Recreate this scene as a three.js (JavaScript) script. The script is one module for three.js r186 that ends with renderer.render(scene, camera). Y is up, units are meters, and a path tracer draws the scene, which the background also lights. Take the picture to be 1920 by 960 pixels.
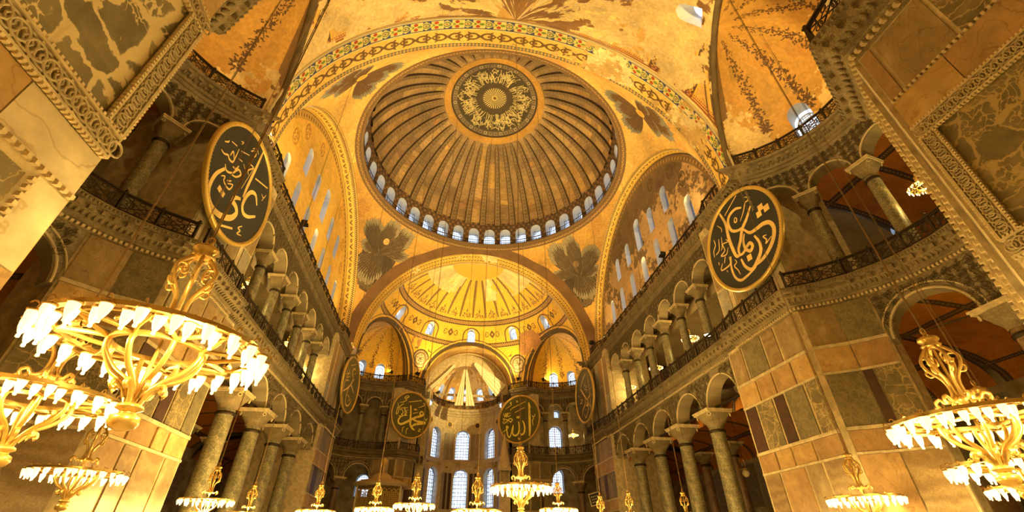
import * as THREE from 'three';
import { mergeGeometries, toCreasedNormals } from 'three/addons/utils/BufferGeometryUtils.js';
import { RectAreaLightUniformsLib } from 'three/addons/lights/RectAreaLightUniformsLib.js';

// ---------------------------------------------------------------- camera, sky, exposure
const scene = new THREE.Scene();
const renderer = new THREE.WebGLRenderer({ antialias: true });
renderer.toneMapping = THREE.LinearToneMapping;
renderer.toneMappingExposure = 1.38;
renderer.shadowMap.enabled = true;
RectAreaLightUniformsLib.init();
const camera = new THREE.PerspectiveCamera(61.36, 2, 0.1, 400);
camera.position.set(-3.074, 1.622, 37.912);
{
  const yaw = 0.1457, pitch = 0.5991;
  camera.lookAt(camera.position.x + Math.sin(yaw) * Math.cos(pitch), camera.position.y + Math.sin(pitch), camera.position.z - Math.cos(yaw) * Math.cos(pitch));
  camera.setViewOffset(1920, 960, 0, -5.4, 1920, 960);
}
scene.background = new THREE.Color().setRGB(1.3, 1.55, 1.95);      // bright hazy daylight outside the windows
const WARM = new THREE.Color().setRGB(1.0, 0.70, 0.21);           // glass lamps of the chandeliers
const FLOOD = new THREE.Color().setRGB(1.0, 0.73, 0.25);           // floodlights on the cornices
const K_CHAND = 1.6, K_FLOOD = 1.0;                                // overall strength of both kinds of lamp

// ---------------------------------------------------------------- helpers
const PI = Math.PI, TAU = PI * 2, D2R = PI / 180;
const { cos, sin, sqrt, abs, min, max, floor, ceil, atan2, acos } = Math;
let rs = 12345;
const rnd = () => { rs = (rs + 0x6d2b79f5) | 0; let t = Math.imul(rs ^ (rs >>> 15), 1 | rs); t = (t + Math.imul(t ^ (t >>> 7), 61 | t)) ^ t; return ((t ^ (t >>> 14)) >>> 0) / 4294967296; };
const rr = (a, b) => a + (b - a) * rnd();
const lerp = (a, b, k) => a + (b - a) * k;
const used = {};
const numbered = (n) => { const k = used[n] = (used[n] ?? -1) + 1; return k ? n + '_' + String(k).padStart(3, '0') : n; };
function tag(o, label, category, group, kind) {
  o.userData.label = label; o.userData.category = category;
  if (group) o.userData.group = group;
  if (kind) o.userData.kind = kind;
  return o;
}
function thing(name, label, category, group, pos = [0, 0, 0], kind) {
  const o = new THREE.Group(); o.name = numbered(name); o.position.set(...pos); scene.add(o);
  return tag(o, label, category, group, kind);
}
const struct = (name, label, category, pos) => thing(name, label, category, undefined, pos, 'structure');
function mesh(name, geo, mat, parent, pos) {
  const m = new THREE.Mesh(geo, mat); m.name = name; m.castShadow = m.receiveShadow = true;
  if (pos) m.position.set(...pos);
  parent.add(m); return m;
}
const merge = (list) => { const l = list.map((g) => { const n = g.index ? g.toNonIndexed() : g; for (const k of Object.keys(n.attributes)) if (!['position', 'normal', 'uv'].includes(k)) n.deleteAttribute(k); return n; }); return mergeGeometries(l); };
const T = (g, x = 0, y = 0, z = 0, ry = 0, rx = 0, rz = 0) => { if (rz) g.rotateZ(rz); if (rx) g.rotateX(rx); if (ry) g.rotateY(ry); return g.translate(x, y, z); };
const crease = (g, a = 0.6) => toCreasedNormals(g, a);
// box with uv in metres
function box(w, h, d, x = 0, y = 0, z = 0, ou = 0, ov = 0) {
  const g = new THREE.BoxGeometry(w, h, d), uv = g.attributes.uv, sc = [[d, h], [d, h], [w, d], [w, d], [w, h], [w, h]];
  for (let i = 0; i < 24; i++) { const s = sc[i >> 2]; uv.setXY(i, uv.getX(i) * s[0] + ou, uv.getY(i) * s[1] + ov); }
  return g.translate(x, y, z);
}
// parametric grid, uv by function of (u, v)
function grid(fn, nu, nv, uvf = (u, v) => [u, v]) {
  const P = [], U = [], I = [];
  for (let j = 0; j <= nv; j++) for (let i = 0; i <= nu; i++) { P.push(...fn(i / nu, j / nv)); U.push(...uvf(i / nu, j / nv)); }
  for (let j = 0; j < nv; j++) for (let i = 0; i < nu; i++) { const a = j * (nu + 1) + i, b = a + 1, c = a + nu + 1, d = c + 1; I.push(a, b, d, a, d, c); }
  const g = new THREE.BufferGeometry(); g.setAttribute('position', new THREE.Float32BufferAttribute(P, 3)); g.setAttribute('uv', new THREE.Float32BufferAttribute(U, 2)); g.setIndex(I); g.computeVertexNormals();
  return g;
}
const geoOf = (P, U, a = 0.5) => { const g = new THREE.BufferGeometry(); g.setAttribute('position', new THREE.Float32BufferAttribute(P, 3)); g.setAttribute('uv', new THREE.Float32BufferAttribute(U, 2)); g.computeVertexNormals(); return crease(g, a); };
// a wall or vault given by M(s, t, d) with arched openings {c, w, b, t, rise}; returns { face, reveal }
function pierced({ M, s0, s1, lo, hi, ops = [], ns = 24, dt = 1, uv = (s, t) => [s, t], back = false, under = false }) {
  const P = [], U = [], RP = [], RU = [];
  const LO = typeof lo === 'function' ? lo : () => lo, HI = typeof hi === 'function' ? hi : () => hi;
  const top = (o, s) => { const k = (s - o.c) / o.w; return o.t + (o.rise ?? o.w) * sqrt(max(0, 1 - k * k)); };
  let S = []; for (let i = 0; i <= ns; i++) S.push(lerp(s0, s1, i / ns));
  const arcs = ops.map((o) => { const a = []; for (let j = 0; j <= 12; j++) a.push(o.c - o.w * cos(j / 12 * PI)); S.push(...a); return a; });
  S = S.filter((s) => s >= s0 - 1e-9 && s <= s1 + 1e-9).sort((a, b) => a - b); S = S.filter((s, i) => !i || s - S[i - 1] > 1e-6);
  const put = (X, Y, a) => { X.push(...M(a[0], a[1], a[2])); Y.push(...uv(a[0], a[1], a[2])); };
  const quad = (X, Y, a, b, c, d) => { put(X, Y, a); put(X, Y, b); put(X, Y, c); put(X, Y, a); put(X, Y, c); put(X, Y, d); };
  for (let i = 0; i + 1 < S.length; i++) {
    const a = S[i], b = S[i + 1], m = (a + b) / 2, act = ops.filter((o) => abs(m - o.c) < o.w).sort((p, q) => p.b - q.b);
    let cur = LO; const list = [];
    for (const o of act) { if (o.b > cur(m) + 1e-4) list.push([cur, () => o.b]); cur = (s) => max(top(o, s), LO(s)); }
    if (HI(m) > cur(m)) list.push([cur, HI]);
    for (const [l, h] of list) {
      const n = max(1, ceil((h(m) - l(m)) / dt));
      for (let k = 0; k < n; k++) {
        const la = l(a), lb = l(b), ha = max(la, h(a)), hb = max(lb, h(b));
        const q = [[a, lerp(la, ha, k / n)], [b, lerp(lb, hb, k / n)], [b, lerp(lb, hb, (k + 1) / n)], [a, lerp(la, ha, (k + 1) / n)]];
        quad(P, U, ...q.map((p) => [...p, 0]));
        if (back) quad(RP, RU, ...q.map((p) => [...p, 1]).reverse());
      }
      if (under && l === LO) quad(RP, RU, [a, LO(a), 0], [a, LO(a), 1], [b, LO(b), 1], [b, LO(b), 0]);
    }
  }
  ops.forEach((o, n) => {
    const A = arcs[n];
    for (let j = 0; j < 12; j++) { const a = A[j], b = A[j + 1]; quad(RP, RU, [a, top(o, a), 0], [b, top(o, b), 0], [b, top(o, b), 1], [a, top(o, a), 1]); }
    for (const s of [o.c - o.w, o.c + o.w]) if (o.t > o.b) quad(RP, RU, [s, o.b, 0], [s, o.t, 0], [s, o.t, 1], [s, o.b, 1]);
    if (o.sill !== false) for (let j = 0; j < 12; j += 3) quad(RP, RU, [A[j], o.b, 0], [A[j], o.b, 1], [A[j + 3], o.b, 1], [A[j + 3], o.b, 0]);
  });
  return { face: geoOf(P, U), reveal: RP.length ? geoOf(RP, RU) : null };
}
// plan paths: points {x, z}; sweep a profile [[towards the nave, y], ...] along them. side +1: nave lies to the left of travel
function normals(pts, side) {
  return pts.map((p, i) => {
    const a = pts[max(0, i - 1)], b = pts[min(pts.length - 1, i + 1)];
    const d1 = [p.x - a.x, p.z - a.z], d2 = [b.x - p.x, b.z - p.z], l1 = Math.hypot(...d1) || 0, l2 = Math.hypot(...d2) || 0;
    const n1 = l1 ? [d1[1] / l1, -d1[0] / l1] : null, n2 = l2 ? [d2[1] / l2, -d2[0] / l2] : null;
    const n = n1 && n2 ? [n1[0] + n2[0], n1[1] + n2[1]] : n1 ?? n2, L = Math.hypot(...n) || 1, u = [n[0] / L, n[1] / L], q = n1 ? max(0.4, u[0] * n1[0] + u[1] * n1[1]) : 1;
    return [u[0] / q * side, u[1] / q * side];
  });
}
function sweep(pts, profile, side, us = 1) {
  const N = normals(pts, side), P = [], U = []; let L = 0; const Ls = pts.map((p, i) => (i ? L += Math.hypot(p.x - pts[i - 1].x, p.z - pts[i - 1].z) : 0));
  let w = 0; const Ws = profile.map((p, i) => (i ? w += Math.hypot(p[0] - profile[i - 1][0], p[1] - profile[i - 1][1]) : 0));
  const v = (i, j) => { P.push(pts[i].x + N[i][0] * profile[j][0], profile[j][1], pts[i].z + N[i][1] * profile[j][0]); U.push(Ls[i] * us, Ws[j] * us); };
  for (let i = 0; i + 1 < pts.length; i++) for (let j = 0; j + 1 < profile.length; j++) { v(i, j); v(i + 1, j); v(i + 1, j + 1); v(i, j); v(i + 1, j + 1); v(i, j + 1); }
  return geoOf(P, U, 0.45);
}
const arcPts = (cx, cz, r, a0, a1, n) => Array.from({ length: n + 1 }, (_, i) => { const a = lerp(a0, a1, i / n); return { x: cx + r * cos(a), z: cz + r * sin(a) }; });
const lathe = (pts, seg = 20) => new THREE.LatheGeometry(pts.map((p) => new THREE.Vector2(...p)), seg);
const tube = (pts, r, seg = 16, rad = 6, closed = false) => new THREE.TubeGeometry(new THREE.CatmullRomCurve3(pts.map((p) => new THREE.Vector3(...p)), closed), seg, r, rad, closed);
function rod(a, b, r, rad = 6) { const A = new THREE.Vector3(...a), B = new THREE.Vector3(...b), g = new THREE.CylinderGeometry(r, r, A.distanceTo(B), rad, 1); g.applyQuaternion(new THREE.Quaternion().setFromUnitVectors(new THREE.Vector3(0, 1, 0), B.clone().sub(A).normalize())); const m = A.add(B).multiplyScalar(0.5); return g.translate(m.x, m.y, m.z); }

// ---------------------------------------------------------------- noise and textures
const NS = 512;
function noiseField(base, oct, gain = 0.5) {
  const out = new Float32Array(NS * NS); let amp = 1, tot = 0;
  for (let o = 0; o < oct; o++) {
    const n = min(256, base << o), g = new Float32Array(n * n); for (let i = 0; i < n * n; i++) g[i] = rnd();
    for (let y = 0; y < NS; y++) {
      const fy = y / NS * n, y0 = floor(fy), ty = fy - y0, sy = ty * ty * (3 - 2 * ty), r0 = (y0 % n) * n, r1 = ((y0 + 1) % n) * n;
      for (let x = 0; x < NS; x++) { const fx = x / NS * n, x0 = floor(fx), tx = fx - x0, sx = tx * tx * (3 - 2 * tx), c0 = x0 % n, c1 = (x0 + 1) % n; out[y * NS + x] += amp * lerp(lerp(g[r0 + c0], g[r0 + c1], sx), lerp(g[r1 + c0], g[r1 + c1], sx), sy); }
    }
    tot += amp; amp *= gain;
  }
  let lo = 9, hi = -9; for (const v of out) { const q = v / tot; lo = min(lo, q); hi = max(hi, q); }
  for (let i = 0; i < out.length; i++) out[i] = (out[i] / tot - lo) / (hi - lo);
  return out;
}
const NA = noiseField(4, 7), NB = noiseField(8, 6, 0.6), NC = noiseField(64, 3, 0.7), ND = noiseField(3, 6);
const nz = (A, x, y) => A[((floor(y) & 511) << 9) + (floor(x) & 511)];
const lin = (A, x, y) => { const x0 = floor(x), y0 = floor(y), a = x - x0, b = y - y0; return lerp(lerp(nz(A, x0, y0), nz(A, x0 + 1, y0), a), lerp(nz(A, x0, y0 + 1), nz(A, x0 + 1, y0 + 1), a), b); };
function ctex(w, h, draw, { grain = 0.16, fine = 0.12, wrap = true, shade } = {}) {
  const c = document.createElement('canvas'); c.width = w; c.height = h; const g = c.getContext('2d'); draw(g, w, h);
  if (grain || fine || shade) {
    const im = g.getImageData(0, 0, w, h), d = im.data;
    for (let y = 0; y < h; y++) for (let x = 0; x < w; x++) {
      const i = (y * w + x) * 4, k = 1 + grain * (nz(NA, x * 0.7, y * 0.7) - 0.5) * 2 + fine * (nz(NC, x, y) - 0.5) * 2;
      d[i] *= min(k, 255 / max(1, d[i])); d[i + 1] *= min(k, 255 / max(1, d[i + 1])); d[i + 2] *= min(k, 255 / max(1, d[i + 2]));
      if (shade) { const q = shade(x, y, w, h, [d[i], d[i + 1], d[i + 2]]); if (q) { d[i] = q[0]; d[i + 1] = q[1]; d[i + 2] = q[2]; } }
    }
    g.putImageData(im, 0, 0);
  }
  return ctx2tex(c, wrap);
}
function ctx2tex(c, wrap = true) {
  const t = new THREE.CanvasTexture(c); t.colorSpace = THREE.SRGBColorSpace; t.magFilter = THREE.LinearFilter;
  t.wrapS = t.wrapT = wrap ? THREE.RepeatWrapping : THREE.ClampToEdgeWrapping; return t;
}
const rep = (t, a, b = a) => { const c = t.clone(); c.repeat.set(a, b); c.needsUpdate = true; return c; };
function ptex(w, h, f) {   // per-pixel colour texture
  const c = document.createElement('canvas'); c.width = w; c.height = h; const g = c.getContext('2d'), im = g.createImageData(w, h), d = im.data;
  for (let y = 0; y < h; y++) for (let x = 0; x < w; x++) { const q = f(x, y), i = (y * w + x) * 4; d[i] = max(0, min(255, q[0])); d[i + 1] = max(0, min(255, q[1])); d[i + 2] = max(0, min(255, q[2])); d[i + 3] = 255; }
  g.putImageData(im, 0, 0); return ctx2tex(c);
}
const mix3 = (a, b, k) => [lerp(a[0], b[0], k), lerp(a[1], b[1], k), lerp(a[2], b[2], k)];
const sst = (a, b, x) => { const t = max(0, min(1, (x - a) / (b - a))); return t * t * (3 - 2 * t); };
const css = (c, a = 1) => `rgba(${c[0] | 0},${c[1] | 0},${c[2] | 0},${a})`;
const mat = (o) => new THREE.MeshStandardMaterial({ roughness: 0.75, metalness: 0, ...o });
const col = (r, g, b) => new THREE.Color().setRGB(r / 255, g / 255, b / 255, THREE.SRGBColorSpace);
// ---------------------------------------------------------------- materials
const grainBump = ptex(512, 512, (x, y) => { const v = 255 * (0.6 * nz(NC, x, y) + 0.4 * nz(NB, x, y)); return [v, v, v]; }); grainBump.colorSpace = THREE.NoColorSpace;
const bumpOf = (s) => rep(grainBump, s);
function worley(n) {   // tileable cells on the 512 square: f(x, y) -> [F1, F2, id]
  const pts = []; for (let i = 0; i < n * n; i++) pts.push([rnd(), rnd(), rnd()]);
  return (x, y) => {
    const fx = ((x / 512 % 1) + 1) % 1 * n, fy = ((y / 512 % 1) + 1) % 1 * n, cx = floor(fx), cy = floor(fy); let a = 9, b = 9, id = 0;
    for (let j = -1; j <= 1; j++) for (let i = -1; i <= 1; i++) { const k = ((cy + j + n) % n) * n + (cx + i + n) % n, p = pts[k], d = Math.hypot(cx + i + p[0] - fx, cy + j + p[1] - fy); if (d < a) { b = a; a = d; id = p[2]; } else if (d < b) b = d; }
    return [a, b, id];
  };
}
const wl7 = worley(5), wl16 = worley(15);
const breccia = (c1, c2, vein, wid) => ptex(512, 512, (x, y) => {
  const wx = x + (lin(NA, x, y) - 0.5) * 60, wy = y + (lin(NB, x + 99, y) - 0.5) * 60, [a, b, id] = wl7(wx, wy), [a2, b2, id2] = wl16(wx * 1.2, wy * 1.2);
  let k = 1 - sst(0, wid * (0.4 + 1.3 * nz(ND, x, y)), b - a); k = max(k, (1 - sst(0, 0.22, b2 - a2)) * sst(0.5, 0.75, nz(NA, x + 200, y + 77)));
  const base = mix3(c1, c2, id * 0.8 + id2 * 0.2), f = 0.86 + 0.28 * nz(NB, x * 1.5, y * 1.5);
  return mix3(base.map((v) => v * f), vein, sst(0.25, 0.6, k) * 0.92);
});
const veined = (c1, c2, c3, sx, sy, am) => ptex(512, 512, (x, y) => {
  const q = lin(NA, x * sx, y * sy), v = abs(sin((x * sx * 2 + y * sy * 2) / 512 * TAU * 1 + am * (lin(ND, x * sx, y * sy) + 0.5 * q) * TAU)), f = 0.9 + 0.2 * nz(NB, x, y);
  return mix3(mix3(c1, c2, q), c3, (1 - sst(0, 0.22, v)) * 0.55).map((u) => u * f);
});
const zigzag = (c1, c2) => ptex(512, 512, (x, y) => { const u = abs(x - 256), v = sin((y * 2 + u * 0.9 + 420 * lin(NA, u * 0.6, y * 0.5) + 160 * lin(ND, u, y)) / 512 * TAU * 2); return mix3(c1, c2, 0.5 + 0.5 * v).map((q) => q * (0.85 + 0.3 * nz(NC, x, y))); });
const stoneMat = (t, s, o = {}) => mat({ map: rep(t, s), roughness: 0.42, bumpMap: bumpOf(s * 2), bumpScale: 0.004, ...o });
const MB = {
  verd: stoneMat(breccia([106, 99, 80], [144, 132, 102], [232, 212, 164], 0.3), 1 / 3.4),
  verd2: stoneMat(breccia([104, 94, 70], [134, 118, 84], [182, 158, 110], 0.12), 1 / 2.8),
  honey: stoneMat(veined([204, 172, 118], [182, 146, 92], [150, 112, 70], 0.6, 0.9, 2.2), 1 / 2.6),
  honey2: stoneMat(veined([184, 150, 102], [160, 124, 82], [128, 94, 60], 0.9, 0.5, 2.0), 1 / 2.2),
  cream: stoneMat(veined([222, 206, 174], [206, 186, 148], [168, 140, 100], 0.5, 0.7, 1.6), 1 / 3),
  book: stoneMat(zigzag([158, 132, 94], [136, 110, 76]), 1 / 2.6),
  streak: stoneMat(veined([168, 146, 108], [146, 120, 84], [104, 82, 56], 1.6, 0.5, 1.2), 1 / 2),
  porph: stoneMat(veined([84, 58, 44], [70, 48, 38], [102, 76, 58], 1, 1, 1), 1 / 1.5),
  grey: stoneMat(veined([172, 164, 148], [150, 142, 126], [118, 110, 96], 0.5, 1.4, 1.8), 1 / 2.2),
  green: stoneMat(breccia([104, 96, 72], [126, 114, 84], [150, 134, 98], 0.07), 1 / 1.6),
};
const plainStone = mat({ map: rep(ptex(512, 512, (x, y) => { const k = 0.72 + 0.4 * nz(NA, x, y) + 0.16 * (nz(NC, x, y) - 0.5); return [186 * k, 168 * k, 136 * k]; }), 1 / 3), roughness: 0.8, bumpMap: bumpOf(0.8), bumpScale: 0.01 });
const joint = mat({ color: col(120, 98, 66), roughness: 0.9 });
// height of the carved scrollwork (used as relief only; the stone itself is one colour)
const carvedCanvas = (() => {
  const c = document.createElement('canvas'); c.width = c.height = 512; const g = c.getContext('2d'); g.fillStyle = '#000'; g.fillRect(0, 0, 512, 512); g.lineCap = 'round';
  for (let j = 0; j < 4; j++) for (let i = 0; i < 4; i++) for (const [ox, oy] of [[0, 0], [-512, 0], [0, -512], [512, 0], [0, 512]]) {
    const x = i * 128 + 64 + ox, y = j * 128 + 64 + oy, sg = (i + j) % 2 ? 1 : -1; g.strokeStyle = '#d8d8d8'; g.lineWidth = 9; g.beginPath();
    for (let a = 0; a < 9; a += 0.25) { const r = 58 - a * 6; g[a ? 'lineTo' : 'moveTo'](x + r * cos(a * sg + i), y + r * sin(a * sg + i)); } g.stroke();
    for (let k = 0; k < 9; k++) { const a = k / 9 * TAU + j; g.fillStyle = k % 2 ? '#fff' : '#bbb'; g.beginPath(); g.ellipse(x + 50 * cos(a), y + 50 * sin(a), 17, 7, a + 0.9 * sg, 0, TAU); g.fill(); }
    g.fillStyle = '#fff'; g.beginPath(); g.arc(x, y, 10, 0, TAU); g.fill();
  }
  return c;
})();
const carvedBump = new THREE.CanvasTexture(carvedCanvas); carvedBump.wrapS = carvedBump.wrapT = THREE.RepeatWrapping; carvedBump.magFilter = THREE.LinearFilter;
const agedTex = ptex(512, 512, (x, y) => { const k = 0.78 + 0.34 * nz(NA, x, y) + 0.14 * (nz(NC, x, y) - 0.5); return [152 * k, 136 * k, 108 * k]; });
const aged = mat({ map: rep(agedTex, 1 / 3), roughness: 0.8, bumpMap: bumpOf(1), bumpScale: 0.01 });
const carved = mat({ map: rep(agedTex, 1 / 3), bumpMap: rep(carvedBump, 1 / 1.3), bumpScale: 0.16, roughness: 0.8 });
const carvedFine = mat({ map: rep(agedTex, 1 / 2), bumpMap: rep(carvedBump, 1 / 0.8), bumpScale: 0.1, roughness: 0.75, color: col(246, 240, 228) });
const paleStone = mat({ map: rep(ptex(512, 512, (x, y) => { const k = 0.82 + 0.3 * nz(NB, x, y); return [206 * k, 186 * k, 146 * k]; }), 1 / 2), roughness: 0.7, bumpMap: bumpOf(1), bumpScale: 0.006 });
const whitePlaster = mat({ map: rep(ptex(512, 512, (x, y) => { const k = 0.86 + 0.2 * nz(NA, x, y), s = sst(0.62, 0.75, nz(NB, x, y)) * 0.35; return mix3([214 * k, 214 * k, 210 * k], [120, 128, 140], s); }), 1 / 3), roughness: 0.85 });
const iron = mat({ color: col(62, 50, 36), roughness: 0.5, metalness: 0.55 });
const ironDark = mat({ color: col(40, 34, 28), roughness: 0.6, metalness: 0.3 });
const gilt = mat({ color: col(222, 186, 100), roughness: 0.35, metalness: 0.3 });
const brass = mat({ color: col(214, 178, 104), roughness: 0.26, metalness: 0.8 });
const lampGlass = new THREE.MeshStandardMaterial({ color: 0xfff0d0, emissive: new THREE.Color().setRGB(1, 0.72, 0.3), emissiveIntensity: 1.6, roughness: 0.3 });
const pane = new THREE.MeshPhysicalMaterial({ color: 0xf4f8ff, transmission: 1, thickness: 0, roughness: 0.12, ior: 1.45 });
const leadMat = mat({ color: col(120, 122, 128), roughness: 0.6 });
const cordMat = mat({ color: col(126, 96, 56), roughness: 0.7 });
const linen = mat({ map: rep(ptex(256, 256, (x, y) => { const k = 0.93 + 0.1 * nz(NC, x, y * 2) + 0.05 * sin(x / 256 * TAU * 10); return [238 * k, 226 * k, 198 * k]; }), 1), roughness: 0.95, side: THREE.DoubleSide });
// gold mosaic and paint
const GOLD = [222, 164, 62], GOLDP = [232, 186, 96], OCHRE = [186, 126, 54], BROWN = [104, 76, 50], DARK = [66, 50, 38], CREAM = [236, 214, 164], GREYB = [134, 112, 84];
function blotches(g, w, h, n, c, rmin, rmax, al = 0.5, region) {
  for (let i = 0; i < n; i++) { const x = region ? rr(region[0], region[2]) : rnd() * w, y = region ? rr(region[1], region[3]) : rnd() * h, r = rr(rmin, rmax); g.fillStyle = css(c.map((v) => v * rr(0.9, 1.08)), al * rr(0.5, 1)); g.beginPath(); for (let k = 0; k < 14; k++) { const a = k / 14 * TAU, q = r * rr(0.55, 1.2); g[k ? 'lineTo' : 'moveTo'](x + q * cos(a), y + q * sin(a) * 0.8); } g.fill(); }
}
function wear(g, w, h, c, thr, sc, ox, oy, region = [0, 0, w, h], soft = 0.015) {   // ragged patches of bare plaster where the noise is high
  const [x0, y0, x1, y1] = region.map(floor), im = g.getImageData(x0, y0, x1 - x0, y1 - y0), d = im.data, W = x1 - x0;
  for (let y = 0; y < y1 - y0; y++) for (let x = 0; x < W; x++) {
    const e = min(x, W - x, y, y1 - y0 - y) / 60, n = 0.7 * lin(NA, x * sc + ox, y * sc + oy) + 0.3 * nz(NB, x * sc * 3 + oy, y * sc * 3), k = sst(thr - soft, thr + soft, n - max(0, 0.12 * (1 - e)));
    if (k > 0) { const i = (y * W + x) * 4, f = 0.88 + 0.24 * nz(NB, x + ox, y + oy); for (let q = 0; q < 3; q++) d[i + q] = lerp(d[i + q], c[q] * f, k); }
  }
  g.putImageData(im, x0, y0);
}
// ---------------------------------------------------------------- painted surfaces (mosaic, paint and bare plaster: colour only)
// dome gores, u round the dome, v from the sill line up to the medallion
const domeTex = ctex(2048, 1024, (g, w, h) => {
  g.fillStyle = css([156, 126, 88]); g.fillRect(0, 0, w, h);
  for (let k = 0; k < 40; k++) { const c = mix3([140, 112, 78], [180, 146, 98], rnd()); g.fillStyle = css(c, 0.8); g.fillRect(k * w / 40, 0, w / 40, h); if (rnd() < 0.7) { g.fillStyle = css(mix3([196, 152, 84], [116, 92, 66], rnd()), 0.75); g.fillRect(k * w / 40, rr(0, 0.6) * h, w / 40, rr(0.1, 0.4) * h); } }
  blotches(g, w, h, 60, [118, 94, 68], 20, 80, 0.5); blotches(g, w, h, 24, [216, 168, 84], 16, 50, 0.7); blotches(g, w, h, 70, [160, 124, 74], 12, 50, 0.5);
  g.fillStyle = css([96, 72, 50]); g.fillRect(0, h - 250, w, 250); // stencilled zone round the windows
  for (let k = 0; k < 40 * 6; k++) for (let j = 0; j < 8; j++) { g.fillStyle = css((j + k) % 2 ? [150, 112, 68] : [72, 54, 40]); g.fillRect(k * w / 240 + 1, h - 250 + j * 31 + 4, w / 240 - 3, 14); }
}, { grain: 0.2, fine: 0.2 });
const ribTex = ctex(128, 1024, (g, w, h) => {
  g.fillStyle = css([134, 110, 80]); g.fillRect(0, 0, w, h);
  for (let i = 0; i < 1400; i++) { g.fillStyle = css(rnd() < 0.5 ? [70, 56, 42] : [170, 142, 100], 0.55); const r = rr(2, 5); g.fillRect(rr(26, 102), rnd() * h, r, r); }
  g.fillStyle = css([48, 38, 30]); g.fillRect(0, 0, 18, h); g.fillRect(w - 18, 0, 18, h); g.fillStyle = css([150, 116, 70]); g.fillRect(18, 0, 5, h); g.fillRect(w - 23, 0, 5, h);
  for (let i = 0; i < 128; i++) { g.fillStyle = css([120, 92, 58]); g.fillRect(i % 2 ? 3 : 10, i * 8, 5, 5); g.fillRect(w - (i % 2 ? 8 : 15), i * 8, 5, 5); }
  for (let i = 0; i < 14; i++) { const y = (i + 0.5) * h / 14; g.fillStyle = css([44, 34, 28]); g.fillRect(42, y - 18, 44, 36); g.fillStyle = css([150, 122, 84]); g.fillRect(50, y - 12, 28, 24); g.fillStyle = css([60, 46, 36]); g.fillRect(58, y - 5, 12, 10); }
});
function pen(g, pts, wd, taper = true) {   // broad-nib stroke through points
  const c = new THREE.CatmullRomCurve3(pts.map((p) => new THREE.Vector3(p[0], p[1], 0))), n = max(6, pts.length * 9), L = [], R = [];
  for (let i = 0; i <= n; i++) { const p = c.getPoint(i / n), t = c.getTangent(i / n), k = taper ? wd / 2 * (0.45 + 0.75 * sqrt(sin(min(0.98, max(0.02, i / n)) * PI)) * (0.78 + 0.22 * abs(sin(atan2(t.y, t.x) - 0.9)))) : wd / 2; L.push([p.x - t.y * k, p.y + t.x * k]); R.unshift([p.x + t.y * k, p.y - t.x * k]); }
  g.beginPath(); [...L, ...R].forEach((p, i) => g[i ? 'lineTo' : 'moveTo'](p[0], p[1])); g.closePath(); g.fill();
}
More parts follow.
